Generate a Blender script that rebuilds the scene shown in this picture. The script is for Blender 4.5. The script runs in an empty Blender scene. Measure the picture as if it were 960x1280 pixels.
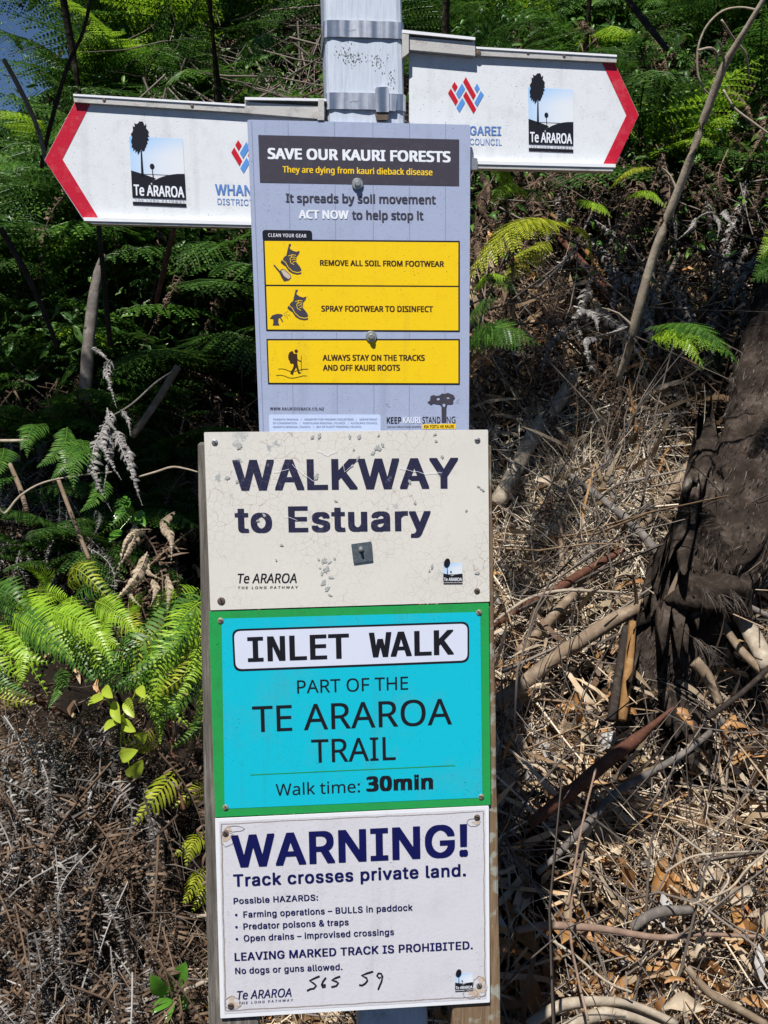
import bpy, bmesh, math, random, os
import numpy as np
from mathutils import Vector, Matrix, noise
from mathutils.geometry import delaunay_2d_cdt
R = math.radians
rng = random.Random(7); NR = np.random.default_rng(7)
scene = bpy.context.scene
COL = scene.collection

# ------------------------------------------------------------------ camera
F = 1350.0                                   # focal length in photo pixels (960 x 1280)
CAMLOC = Vector((0, 0, 1.6)); PITCH = R(7.6)
cd = bpy.data.cameras.new('camera'); cam = bpy.data.objects.new('camera', cd); COL.objects.link(cam)
cam.location = CAMLOC; cam.rotation_euler = (R(90) - PITCH, 0, 0)
cd.sensor_fit = 'VERTICAL'; cd.sensor_height = 24; cd.lens = 24 * F / 1280
cd.clip_start = .05; cd.clip_end = 2000
scene.camera = cam
CM = cam.rotation_euler.to_matrix()
# ------------------------------------------------------------------ light
SUN_DIR = Vector((-0.17, -0.50, 0.86)).normalized()     # towards the sun: high, behind the viewer's left shoulder
elev = math.asin(SUN_DIR.z); azi = math.atan2(SUN_DIR.x, SUN_DIR.y)
w = bpy.data.worlds.new('World'); scene.world = w; w.use_nodes = True
wn = w.node_tree; bg = wn.nodes['Background']
sky = wn.nodes.new('ShaderNodeTexSky'); sky.sky_type = 'NISHITA'; sky.sun_disc = False
sky.sun_elevation = elev; sky.sun_rotation = azi; sky.ozone_density = 6.0; sky.air_density = 1.0; sky.dust_density = 0.0; sky.altitude = 3000
wn.links.new(sky.outputs[0], bg.inputs[0]); bg.inputs[1].default_value = 0.05
sl = bpy.data.lights.new('sun', 'SUN'); sl.energy = 5.0; sl.angle = R(0.5); sl.color = (1, .96, .9)
so = bpy.data.objects.new('sun', sl); COL.objects.link(so)
so.rotation_euler = SUN_DIR.to_track_quat('Z', 'Y').to_euler(); so.location = (-2, -3, 6)
scene.view_settings.view_transform = 'Standard'; scene.view_settings.look = 'None'
scene.view_settings.exposure = 0.42; scene.view_settings.gamma = 1
scene.render.engine = 'CYCLES'
scene.cycles.max_bounces = 5; scene.cycles.diffuse_bounces = 2; scene.cycles.transmission_bounces = 3

# ------------------------------------------------------------------ projection helpers
def ray(px, py):
    d = CM @ Vector(((px - 480) / F, (640 - py) / F, -1)); return d / d.y
def at(px, py, depth): return CAMLOC + ray(px, py) * depth          # point at a given distance ahead
YAW = R(5.5)
PU = Vector((math.cos(YAW), math.sin(YAW), 0)); PN = Vector((math.sin(YAW), -math.cos(YAW), 0)); PQ = Vector((0, 1.40, 1.6))
def onp(px, py, off):                                               # point on the post's front plane, off metres in front of it
    d = ray(px, py); t = (PQ + PN * off - CAMLOC).dot(PN) / d.dot(PN); return CAMLOC + d * t
def fbm(x, y, s, o=3): return noise.fractal(Vector((x * s, y * s, 3.7)), 1.0, 2.0, o)
def hz(x, y):                                                       # height of the bank
    ys = [0, 1.35, 1.75, 2.0, 3.0, 4.0, 5.0, 6.5, 9, 60]; zs = [0, 0, .12, .34, 1.30, 2.35, 3.2, 3.75, 4.0, 4.1]
    side = .22 * math.exp(-((x + .55) / .5) ** 2) - .10 * math.exp(-((x - .6) / .5) ** 2)
    yy = y - side * min(1, max(0, y - 1.5))
    z = float(np.interp(yy, ys, zs))
    z -= .95 * min(1, max(0, (-x - 1.0) / 1.1)) * min(1, max(0, (y - 2.9) / 1.2))
    k = min(1, max(0, (y - 1.5) / .6))
    return z + k * (.10 * fbm(x, y, 1.3) + .055 * fbm(x + 9, y, 4) + (.028 * noise.noise(Vector((x * 13, y * 13, 1))) if y < 4.5 else 0))
def onbank(px, py, lift=0.0):
    d = ray(px, py); t = 1.5
    while t < 14:
        p = CAMLOC + d * t
        if p.z < hz(p.x, p.y): break
        t += .02
    return CAMLOC + d * (t - lift)                                   # lift = metres nearer the viewer than the bank

# ------------------------------------------------------------------ materials
def newmat(name):
    m = bpy.data.materials.new(name); m.use_nodes = True
    nt = m.node_tree; return m, nt, nt.nodes['Principled BSDF'], nt.nodes['Material Output']
def ramp(nt, stops, fac):
    r = nt.nodes.new('ShaderNodeValToRGB'); e = r.color_ramp.elements
    while len(e) < len(stops): e.new(0.5)
    for i, (p, c) in enumerate(stops): e[i].position = p; e[i].color = (*c, 1)
    nt.links.new(fac, r.inputs[0]); return r.outputs[0]
def tex(nt, kind, scale, vec=None, **kw):
    t = nt.nodes.new(kind); t.inputs['Scale'].default_value = scale
    for k, v in kw.items():
        if k in t.inputs: t.inputs[k].default_value = v
        else: setattr(t, k, v)
    if vec is None:
        g = nt.nodes.new('ShaderNodeTexCoord'); vec = g.outputs['Object']
    nt.links.new(vec, t.inputs['Vector']); return t
def mapped(nt, sc):
    g = nt.nodes.new('ShaderNodeTexCoord'); mp = nt.nodes.new('ShaderNodeMapping'); mp.inputs['Scale'].default_value = sc
    nt.links.new(g.outputs['Object'], mp.inputs[0]); return mp.outputs[0]
def mix(nt, a, b, fac, mode='MIX'):
    m = nt.nodes.new('ShaderNodeMix'); m.data_type = 'RGBA'; m.blend_type = mode
    for s, v in ((m.inputs[0], fac), (m.inputs[6], a), (m.inputs[7], b)):
        if isinstance(v, (int, float)): s.default_value = v
        elif isinstance(v, tuple): s.default_value = (*v, 1)
        else: nt.links.new(v, s)
    return m.outputs[2]
def bump(nt, bs, h, strength, dist=.002):
    b = nt.nodes.new('ShaderNodeBump'); b.inputs['Strength'].default_value = strength; b.inputs['Distance'].default_value = dist
    nt.links.new(h, b.inputs['Height']); nt.links.new(b.outputs[0], bs.inputs['Normal'])
def leafmat(name, stops, rough=.5, trans=.3, nscale=30, island=True, spec=.4):
    m, nt, bs, out = newmat(name)
    if island:
        g = nt.nodes.new('ShaderNodeNewGeometry'); rnd = g.outputs['Random Per Island']
    else:
        g = nt.nodes.new('ShaderNodeObjectInfo'); rnd = g.outputs['Random']
    n = tex(nt, 'ShaderNodeTexNoise', nscale, Detail=3.0)
    ma = nt.nodes.new('ShaderNodeMath'); ma.operation = 'MULTIPLY_ADD'; ma.inputs[1].default_value = .6
    nt.links.new(n.outputs[0], ma.inputs[0])
    mb = nt.nodes.new('ShaderNodeMath'); mb.operation = 'MULTIPLY_ADD'; mb.inputs[1].default_value = .8; mb.inputs[2].default_value = -.2
    nt.links.new(rnd, mb.inputs[0]); nt.links.new(mb.outputs[0], ma.inputs[2])
    c = ramp(nt, stops, ma.outputs[0]); nt.links.new(c, bs.inputs['Base Color'])
    bs.inputs['Roughness'].default_value = rough; bs.inputs['Specular IOR Level'].default_value = spec
    if trans:
        tr = nt.nodes.new('ShaderNodeBsdfTranslucent'); nt.links.new(c, tr.inputs[0])
        ms = nt.nodes.new('ShaderNodeMixShader'); ms.inputs[0].default_value = trans
        nt.links.new(bs.outputs[0], ms.inputs[1]); nt.links.new(tr.outputs[0], ms.inputs[2]); nt.links.new(ms.outputs[0], out.inputs[0])
    return m
def paint(name, col, rough=.45, dirt=None, dfac=.25, dscale=40, metal=0, bumpy=0, spec=.3, specks=0):
    m, nt, bs, out = newmat(name)
    n = tex(nt, 'ShaderNodeTexNoise', dscale, Detail=6.0, Roughness=.7)
    d = dirt or tuple(c * .6 for c in col)
    f = nt.nodes.new('ShaderNodeMapRange'); f.inputs[1].default_value = .5; f.inputs[2].default_value = .8; f.inputs[4].default_value = dfac
    nt.links.new(n.outputs[0], f.inputs[0])
    nt.links.new(mix(nt, col, d, f.outputs[0]), bs.inputs['Base Color'])
    if specks:
        ns = tex(nt, 'ShaderNodeTexNoise', 520, Detail=2.0); nb = tex(nt, 'ShaderNodeTexNoise', 11, Detail=3.0)
        fs = mix(nt, ramp(nt, [(.66, (0, 0, 0)), (.72, (1, 1, 1))], ns.outputs[0]), ramp(nt, [(.38, (.25, .25, .25)), (.65, (1, 1, 1))], nb.outputs[0]), 1.0, 'MULTIPLY')
        vs = mapped(nt, (60, 60, 4)); nd = tex(nt, 'ShaderNodeTexNoise', 1.0, vs, Detail=4.0)
        c0 = mix(nt, bs.inputs['Base Color'].links[0].from_socket, tuple(c * .35 for c in col), fs)
        st = nt.nodes.new('ShaderNodeMapRange'); st.inputs[1].default_value = .55; st.inputs[2].default_value = .8; st.inputs[4].default_value = specks; nt.links.new(nd.outputs[0], st.inputs[0])
        nt.links.new(mix(nt, c0, tuple(c * .5 + .03 for c in col), st.outputs[0]), bs.inputs['Base Color'])
    bs.inputs['Roughness'].default_value = rough; bs.inputs['Metallic'].default_value = metal; bs.inputs['Specular IOR Level'].default_value = spec
    if bumpy:
        n2 = tex(nt, 'ShaderNodeTexNoise', dscale * 12, Detail=2.0); bump(nt, bs, n2.outputs[0], bumpy, .0006)
    return m
def woodmat(name, c1, c2, c3, sc=(90, 90, 5), bstr=.8, rough=.85, lichen=None):
    m, nt, bs, out = newmat(name); v = mapped(nt, sc)
    n = tex(nt, 'ShaderNodeTexNoise', 1.0, v, Detail=8.0, Roughness=.7)
    n2 = tex(nt, 'ShaderNodeTexNoise', 9.0, Detail=5.0)
    c = ramp(nt, [(.3, c1), (.5, c2), (.68, c3)], n.outputs[0])
    c = mix(nt, c, tuple(x * .55 for x in c2), n2.outputs[0])
    if lichen:
        n3 = tex(nt, 'ShaderNodeTexNoise', 60.0, Detail=5.0); f = ramp(nt, [(.52, (0, 0, 0)), (.62, (1, 1, 1))], n3.outputs[0])
        c = mix(nt, c, lichen, f)
    nt.links.new(c, bs.inputs['Base Color']); bs.inputs['Roughness'].default_value = rough; bs.inputs['Specular IOR Level'].default_value = .2
    bump(nt, bs, n.outputs[0], bstr, .003); return m
def barkmat(name, stops, scale=14, dist=.01):
    m, nt, bs, out = newmat(name)
    n = tex(nt, 'ShaderNodeTexNoise', scale, Detail=10.0, Roughness=.75)
    v = tex(nt, 'ShaderNodeTexVoronoi', scale * 4)
    nt.links.new(ramp(nt, stops, n.outputs[0]), bs.inputs['Base Color'])
    h = mix(nt, n.outputs[0], v.outputs[0], .4)
    bump(nt, bs, h, .9, dist); bs.inputs['Roughness'].default_value = .9; bs.inputs['Specular IOR Level'].default_value = .15; return m

M = {}
# living foliage
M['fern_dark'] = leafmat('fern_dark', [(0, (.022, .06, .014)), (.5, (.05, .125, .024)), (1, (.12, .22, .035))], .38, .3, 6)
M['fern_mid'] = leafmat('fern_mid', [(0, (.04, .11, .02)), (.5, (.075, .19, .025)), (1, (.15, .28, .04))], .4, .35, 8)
M['fern_bright'] = leafmat('fern_bright', [(0, (.17, .33, .015)), (.5, (.30, .50, .03)), (1, (.46, .64, .07))], .4, .4, 20)
M['fern_yellow'] = leafmat('fern_yellow', [(0, (.16, .22, .01)), (.5, (.36, .40, .03)), (1, (.50, .52, .06))], .45, .35, 20)
M['broadleaf'] = leafmat('broadleaf', [(0, (.05, .16, .02)), (1, (.14, .36, .04))], .2, .3, 20, spec=.6)
M['broadleaf_yellow'] = leafmat('broadleaf_yellow', [(0, (.30, .42, .03)), (1, (.52, .62, .07))], .35, .4, 20)
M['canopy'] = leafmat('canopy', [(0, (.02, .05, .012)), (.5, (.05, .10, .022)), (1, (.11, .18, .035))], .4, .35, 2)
# dead matter
M['dead_grey'] = leafmat('dead_grey', [(0, (.035, .028, .024)), (.45, (.13, .115, .105)), (.8, (.32, .30, .28)), (1, (.48, .46, .44))], .7, .1, 9)
M['dead_white'] = leafmat('dead_white', [(0, (.13, .12, .115)), (1, (.42, .40, .38))], .7, .15, 30)
M['dead_brown'] = leafmat('dead_brown', [(0, (.025, .015, .009)), (.5, (.09, .055, .034)), (1, (.25, .17, .11))], .75, .1, 7)
M['litter'] = leafmat('litter', [(0, (.05, .028, .015)), (.3, (.16, .09, .045)), (.5, (.36, .25, .14)), (.72, (.58, .47, .33)), (.85, (.50, .27, .10)), (1, (.40, .14, .04))], .6, .12, 12)
M['leaf_pale'] = leafmat('leaf_pale', [(0, (.28, .21, .14)), (1, (.52, .43, .32))], .6, .1, 40)
M['leaf_orange'] = leafmat('leaf_orange', [(0, (.20, .085, .03)), (1, (.50, .27, .10))], .5, .15, 40)
M['leaf_grey'] = leafmat('leaf_grey', [(0, (.26, .25, .24)), (1, (.50, .48, .46))], .6, .1, 40)
M['straw'] = leafmat('straw', [(0, (.10, .06, .035)), (.35, (.30, .20, .12)), (.65, (.60, .48, .34)), (1, (.80, .71, .57))], .65, 0, 15)
M['twig_grey'] = leafmat('twig_grey', [(0, (.04, .03, .024)), (1, (.24, .20, .17))], .75, 0, 15)
def stickmat(name, a, b):
    return woodmat(name, tuple(x * .6 for x in a), a, b, (40, 40, 40), .9)
M['stick_tan'] = stickmat('stick_tan', (.26, .19, .13), (.48, .39, .29))
M['stick_pale'] = stickmat('stick_pale', (.42, .35, .27), (.66, .58, .47))
M['stick_grey'] = stickmat('stick_grey', (.17, .15, .135), (.36, .33, .30))
M['stick_red'] = stickmat('stick_red', (.13, .055, .035), (.30, .14, .09))
M['stick_pink'] = stickmat('stick_pink', (.30, .20, .15), (.50, .38, .30))
M['stick_dark'] = stickmat('stick_dark', (.04, .03, .025), (.12, .10, .085))
M['stick_orange'] = stickmat('stick_orange', (.30, .16, .06), (.50, .32, .15))
M['bark'] = barkmat('bark', [(.3, (.008, .006, .005)), (.5, (.030, .022, .017)), (.62, (.075, .058, .047)), (.73, (.26, .235, .21))], 12)
M['bark_pale'] = barkmat('bark_pale', [(.3, (.10, .07, .05)), (.55, (.28, .22, .17)), (.75, (.50, .43, .34))], 18, .004)
M['soil'] = barkmat('soil', [(.3, (.008, .006, .004)), (.55, (.020, .014, .010)), (.75, (.05, .036, .025))], 9, .03)
M['fibre'] = leafmat('fibre', [(0, (.01, .007, .005)), (.7, (.045, .031, .024)), (1, (.15, .125, .105))], .8, 0, 10)
# made things
M['white_face'] = paint('white_face', (.70, .73, .77), .4, (.42, .43, .42), .4, 45, bumpy=.25, specks=0.35)
M['alu'] = paint('alu', (.58, .56, .53), .45, (.12, .10, .08), .8, 45, metal=.35, bumpy=.4)
M['red_tape'] = paint('red_tape', (.50, .012, .035), .35, (.75, .35, .35), .25, 70, bumpy=.5, specks=0.35)
def steelmat():
    m, nt, bs, out = newmat('steel'); v = mapped(nt, (22, 22, 2)); n = tex(nt, 'ShaderNodeTexNoise', 1.0, v, Detail=2.0)
    n2 = tex(nt, 'ShaderNodeTexNoise', 160, Detail=3.0); nt.links.new(ramp(nt, [(.3, (.62, .62, .64)), (.7, (.76, .76, .78))], n2.outputs[0]), bs.inputs['Base Color'])
    bs.inputs['Metallic'].default_value = 1; bs.inputs['Roughness'].default_value = .40; bump(nt, bs, n.outputs[0], 1.0, .035); return m
M['steel'] = steelmat()
M['steel_worn'] = paint('steel_worn', (.50, .50, .49), .38, (.14, .12, .10), .7, 300, metal=.8)
M['zinc_plate'] = paint('zinc_plate', (.10, .125, .15), .5, (.22, .26, .28), .9, 260, metal=.4, bumpy=.8)
M['kauri_face'] = paint('kauri_face', (.36, .415, .58), .4, (.26, .30, .42), .4, 55, bumpy=.3, specks=0.35)
M['kauri_header'] = paint('kauri_header', (.055, .05, .068), .4, (.10, .09, .13), .5, 120, bumpy=.4, specks=0.3)
M['kauri_seam'] = paint('kauri_seam', (.22, .26, .38), .5)
M['kauri_pale'] = paint('kauri_pale', (.52, .62, .85), .4)
M['ink_white'] = paint('ink_white', (.78, .82, .9), .45)
M['ink_black'] = paint('ink_black', (.012, .012, .018), .4)
M['ink_brown'] = paint('ink_brown', (.05, .025, .012), .4)
M['ink_yellow'] = paint('ink_yellow', (.88, .58, .02), .45)
M['ink_navy'] = paint('ink_navy', (.006, .008, .085), .45)
M['ink_blue'] = paint('ink_blue', (.10, .22, .52), .45)
M['ink_midblue'] = paint('ink_midblue', (.10, .28, .68), .45)
M['ink_red'] = paint('ink_red', (.52, .01, .025), .45)
M['ink_grey'] = paint('ink_grey', (.22, .26, .38), .5)
M['yellow_panel'] = paint('yellow_panel', (.86, .58, .008), .4, (.7, .42, .01), .35, 60, bumpy=.2, specks=0.25)
M['green_panel'] = paint('green_panel', (.022, .33, .08), .35, (.03, .22, .07), .8, 40, bumpy=.15, specks=0.3)
M['cyan_panel'] = paint('cyan_panel', (.008, .50, .65), .33, (.06, .40, .49), .9, 9, bumpy=.15, specks=0.3)
M['plate_white'] = paint('plate_white', (.66, .70, .84), .4, (.5, .53, .62), .2, 60)
M['warn_face'] = paint('warn_face', (.64, .635, .685), .3, (.50, .47, .50), .5, 18, bumpy=.3, specks=0.25)
M['warn_edge'] = paint('warn_edge', (.78, .80, .84), .3)
M['lam_line'] = paint('lam_line', (.30, .26, .24), .6, (.6, .58, .6), .9, 300)
M['stain'] = paint('stain', (.58, .47, .38), .6, (.36, .24, .15), .9, 160)
M['stain_dark'] = paint('stain_dark', (.16, .12, .09), .7, (.3, .25, .2), .8, 300)
M['rust'] = paint('rust', (.13, .10, .08), .6, (.30, .22, .16), .9, 400, metal=.4)
M['brass'] = paint('brass', (.42, .36, .27), .45, (.16, .10, .06), .8, 300, metal=.5)
def crackle(name, base, crackcol, chips, cfac=.8):
    m, nt, bs, out = newmat(name)
    nz = tex(nt, 'ShaderNodeTexNoise', 30, Detail=3.0)
    g = nt.nodes.new('ShaderNodeTexCoord')
    vm = nt.nodes.new('ShaderNodeVectorMath'); vm.operation = 'MULTIPLY_ADD'; vm.inputs[1].default_value = (.012,) * 3
    nt.links.new(nz.outputs['Color'], vm.inputs[0]); nt.links.new(g.outputs['Object'], vm.inputs[2])
    vo = tex(nt, 'ShaderNodeTexVoronoi', 95, vm.outputs[0], feature='DISTANCE_TO_EDGE')
    vo2 = tex(nt, 'ShaderNodeTexVoronoi', 210, vm.outputs[0], feature='DISTANCE_TO_EDGE')
    c1 = ramp(nt, [(0, (1, 1, 1)), (.024, (0, 0, 0))], vo.outputs[0])
    c2 = ramp(nt, [(0, (.35, .35, .35)), (.03, (0, 0, 0))], vo2.outputs[0])
    cm = mix(nt, c1, c2, 1.0, 'ADD')
    big = tex(nt, 'ShaderNodeTexNoise', 9, Detail=2.0)
    msk = ramp(nt, [(.38, (.15, .15, .15)), (.6, (1, 1, 1))], big.outputs[0])
    cm = mix(nt, cm, msk, 1.0, 'MULTIPLY')
    n2 = tex(nt, 'ShaderNodeTexNoise', 13, Detail=4.0)
    col = mix(nt, base, tuple(x * .86 for x in base), n2.outputs[0])
    sc_ = nt.nodes.new('ShaderNodeMath'); sc_.operation = 'MULTIPLY'; sc_.inputs[1].default_value = cfac; nt.links.new(cm, sc_.inputs[0])
    col = mix(nt, col, crackcol, sc_.outputs[0])
    n3 = tex(nt, 'ShaderNodeTexNoise', 42, Detail=7.0, Roughness=.62); n4 = tex(nt, 'ShaderNodeTexNoise', 7.3, Detail=1.0)
    a = ramp(nt, [(.60, (0, 0, 0)), (.64, (1, 1, 1))], n3.outputs[0]); b = ramp(nt, [(.50, (0, 0, 0)), (.60, (1, 1, 1))], n4.outputs[0])
    col = mix(nt, col, chips, mix(nt, a, b, 1.0, 'MULTIPLY'))
    nt.links.new(col, bs.inputs['Base Color']); bs.inputs['Roughness'].default_value = .5; bs.inputs['Specular IOR Level'].default_value = .3
    bump(nt, bs, n3.outputs[0], .3, .0006); return m
M['cream_face'] = crackle('cream_face', (.74, .715, .665), (.36, .29, .22), (.40, .42, .42), .85)
M['walk_ink'] = crackle('walk_ink', (.022, .022, .06), (.22, .22, .25), (.12, .13, .17), .30)
def make_post_mat():
    m, nt, bs, out = newmat('post_paint'); v = mapped(nt, (420, 420, 30))
    n = tex(nt, 'ShaderNodeTexNoise', 1.0, v, Detail=7.0, Roughness=.65)
    c = ramp(nt, [(.25, (.40, .46, .56)), (.5, (.52, .58, .68)), (.8, (.60, .66, .75))], n.outputs[0])
    n2 = tex(nt, 'ShaderNodeTexNoise', 22, Detail=8.0, Roughness=.75); n3 = tex(nt, 'ShaderNodeTexNoise', 6.5, Detail=1.0)
    a = ramp(nt, [(.50, (0, 0, 0)), (.68, (1, 1, 1))], n2.outputs[0]); b = ramp(nt, [(.52, (0, 0, 0)), (.66, (1, 1, 1))], n3.outputs[0])
    c = mix(nt, c, (.07, .07, .075), mix(nt, a, b, 1.0, 'MULTIPLY'))
    nt.links.new(c, bs.inputs['Base Color']); bs.inputs['Roughness'].default_value = .5; bump(nt, bs, n.outputs[0], .35, .0008); return m
M['post_paint'] = make_post_mat()
M['timber_grey'] = woodmat('timber_grey', (.035, .03, .026), (.20, .18, .155), (.46, .43, .38), (200, 200, 12), 1.0)
M['timber_brown'] = woodmat('timber_brown', (.13, .075, .04), (.30, .20, .12), (.42, .34, .24), (200, 200, 12), 1.0, lichen=(.36, .36, .30))

# ------------------------------------------------------------------ object helpers
def tag(o, label=None, cat=None, group=None, kind=None):
    if label: o['label'] = label
    if cat: o['category'] = cat
    if group: o['group'] = group
    if kind: o['kind'] = kind
    return o
def empty(name, loc, label, cat, group=None):
    o = bpy.data.objects.new(name, None); COL.objects.link(o); o.location = loc; o.empty_display_size = .05
    return tag(o, label, cat, group)
def link(name, me, mat, parent=None):
    if mat and not me.materials: me.materials.append(mat)
    o = bpy.data.objects.new(name, me); COL.objects.link(o)
    if parent: o.parent = parent
    return o
def from_pts(name, V, Fs, mat, parent=None, smooth=False):
    """world-space points; a child is stored relative to its thing's base"""
    off = parent.location if parent else Vector((0, 0, 0))
    if parent and parent.parent: off = off * 0 + base_of(parent)
    me = bpy.data.meshes.new(name); me.from_pydata([tuple(Vector(v) - off) for v in V], [], Fs); me.update()
    if smooth: me.polygons.foreach_set('use_smooth', [True] * len(me.polygons))
    return link(name, me, mat, parent)
def base_of(o):
    v = Vector((0, 0, 0))
    while o: v = v + o.location; o = o.parent
    return v
def np_mesh(name, V, Q, smooth=False):
    me = bpy.data.meshes.new(name); V = np.asarray(V, dtype=np.float32); Q = np.asarray(Q, dtype=np.int32); k = Q.shape[1]
    me.vertices.add(len(V)); me.vertices.foreach_set('co', V.ravel())
    me.loops.add(Q.size); me.loops.foreach_set('vertex_index', Q.ravel())
    me.polygons.add(len(Q)); me.polygons.foreach_set('loop_start', np.arange(0, Q.size, k, dtype=np.int32))
    me.update(calc_edges=True)
    if smooth: me.polygons.foreach_set('use_smooth', [True] * len(Q))
    return me
def spread(V, Q, mats):
    """copy template (V, Q) with a (K,3,4) array of transforms into one vertex and face list"""
    V = np.asarray(V, float); Q = np.asarray(Q); K = len(mats)
    W = np.einsum('kij,nj->kni', mats[:, :, :3], V) + mats[:, None, :, 3]
    return W.reshape(-1, 3), (Q[None] + (np.arange(K) * len(V))[:, None, None]).reshape(-1, Q.shape[1])
def join(parts):
    Vs, Qs, o = [], [], 0
    for V, Q in parts: Vs.append(V); Qs.append(Q + o); o += len(V)
    return np.concatenate(Vs), np.concatenate(Qs)
def frame3(X, up):
    X = X.normalized(); Y = up.cross(X)
    if Y.length < 1e-4: Y = Vector((0, 1, 0)).cross(X)
    Y.normalize(); Z = X.cross(Y); return X, Y, Z

# ------------------------------------------------------------------ sign building on the post plane
def panel(name, pts, off, thick, mat, parent, bev=0.0, seg=3):
    """outline in photo pixels on the post plane -> a plate with thickness; bev rounds its corners (in pixels)"""
    P = [Vector((p[0], p[1])) for p in pts]
    if bev:
        Q = []
        n = len(P)
        for i in range(n):
            a, b, c = P[i - 1], P[i], P[(i + 1) % n]
            u = (a - b).normalized(); v = (c - b).normalized()
            for k in range(seg + 1):
                t = k / seg; s = b + u * bev * (1 - t) ** 2 + v * bev * t ** 2
                Q.append(s)
        P = Q
    Vf = [onp(p.x, p.y, off) for p in P]; Vb = [v - PN * thick for v in Vf]; n = len(P)
    Fs = [tuple(range(n))[::-1], tuple(range(n, 2 * n))]
    if thick > 0: Fs += [(i, (i + 1) % n, n + (i + 1) % n, n + i) for i in range(n)]
    else: Vb = []; Fs = Fs[:1]
    o = from_pts(name, Vf + Vb, Fs, mat, parent)
    bm = bmesh.new(); bm.from_mesh(o.data); bmesh.ops.recalc_face_normals(bm, faces=bm.faces); bm.to_mesh(o.data); bm.free()
    return o
def polys(name, plist, off, mat, parent):
    V, Fs = [], []
    for p in plist:
        b = len(V); V += [onp(x, y, off) for x, y in p]; Fs.append(tuple(range(b, len(V))))
    o = from_pts(name, V, Fs, mat, parent); return o
def line(pts, wd):
    """pixel polyline -> list of quads"""
    out = []
    P = [Vector(p) for p in pts]; n = len(P); N = []
    for i in range(n):
        d = (P[min(n - 1, i + 1)] - P[max(0, i - 1)]).normalized(); N.append(Vector((-d.y, d.x)))
    for i in range(n - 1):
        a, b = P[i], P[i + 1]; h = wd / 2
        out.append([(a + N[i] * h)[:], (b + N[i + 1] * h)[:], (b - N[i + 1] * h)[:], (a - N[i] * h)[:]])
    return out
def strokes(name, lst, wd, off, mat, parent):
    """each pen stroke, scratch or crease is a part: one strip along its pixel polyline"""
    for k, pts in enumerate(lst):
        q = line(pts, wd); V = [onp(*q[0][0], off + k * .00001), onp(*q[0][3], off + k * .00001)]; Fs = []
        for i, (a, b, c, d) in enumerate(q):
            V += [onp(*b, off + k * .00001), onp(*c, off + k * .00001)]; Fs.append((2 * i, 2 * i + 2, 2 * i + 3, 2 * i + 1))
        from_pts(name, V, Fs, mat, parent)
def patches(name, lst, off, mat, parent):
    for k, p in enumerate(lst): polys(name, [p], off + k * .00001, mat, parent)
def circ(cx, cy, r, n=10): return [(cx + r * math.cos(2 * math.pi * i / n), cy + r * math.sin(2 * math.pi * i / n)) for i in range(n)]
def crop(pts, s, ox, oy): return [(ox + x / s, oy + y / s) for x, y in pts]
FD = bpy.utils.system_resource('DATAFILES', path='fonts')
def font(f):
    try: return bpy.data.fonts.load(os.path.join(FD, f))
    except Exception: return None
FONTS = {'inter': font('Inter.woff2'), 'noto': font('NotoSansMath-Regular.woff2'), 'mono': font('DejaVuSansMono.woff2')}
def textmesh(body, fk, offs, spc=1.0, res=4):
    """letter outlines filled one contour (with its holes) at a time, so that overlapping strokes stay whole"""
    c = bpy.data.curves.new('t', 'FONT'); c.body = body; c.space_character = spc
    if FONTS[fk]: c.font = FONTS[fk]
    o = bpy.data.objects.new('t', c); COL.objects.link(o); bpy.context.view_layer.update()
    cu = o.to_curve(bpy.context.evaluated_depsgraph_get()); loops = []
    for sp in cu.splines:
        P = []; bp = sp.bezier_points; n = len(bp)
        for i in range(n):
            a, b = bp[i], bp[(i + 1) % n]
            straight = (a.handle_right - a.co).cross(b.co - a.co).length < 1e-5 and (b.handle_left - a.co).cross(b.co - a.co).length < 1e-5
            m = 1 if straight else res
            for k in range(m):
                t = k / m; P.append(a.co * (1 - t) ** 3 + a.handle_right * 3 * t * (1 - t) ** 2 + b.handle_left * 3 * t * t * (1 - t) + b.co * t ** 3)
        Q = [p for k, p in enumerate(P) if (p - P[k - 1]).length > 1e-4]
        if len(Q) > 2: loops.append([Vector((p.x, p.y, 0)) for p in Q])
    o.to_curve_clear(); bpy.data.objects.remove(o); bpy.data.curves.remove(c)
    pts = [p.xy for L in loops for p in L]; ed, b = [], 0
    for L in loops: ed += [(b + k, b + (k + 1) % len(L)) for k in range(len(L))]; b += len(L)
    vv, _, ff, *_r = delaunay_2d_cdt(pts, ed, [], 0, 1e-6)
    W_ = np.array([v[:] for v in vv]); T_ = np.array([tuple(f) for f in ff]); cen = W_[T_].mean(1)
    P_ = np.array([p[:] for p in pts]); a, e = P_[[q[0] for q in ed]], P_[[q[1] for q in ed]]; wind = np.zeros(len(T_), int)
    for (x1, y1), (x2, y2) in zip(a, e):                      # winding number of every triangle's centre
        if y1 == y2: continue
        hit = (cen[:, 1] >= min(y1, y2)) & (cen[:, 1] < max(y1, y2)) & (cen[:, 0] < x1 + (x2 - x1) * (cen[:, 1] - y1) / (y2 - y1))
        wind += np.where(hit, 1 if y2 > y1 else -1, 0)
    return np.c_[W_, np.zeros(len(W_))], [tuple(int(q) for q in t) for t in T_[wind != 0]]
CAP = {}
def upx(x): return -(.037 - .000088 * (x - 259))
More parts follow.
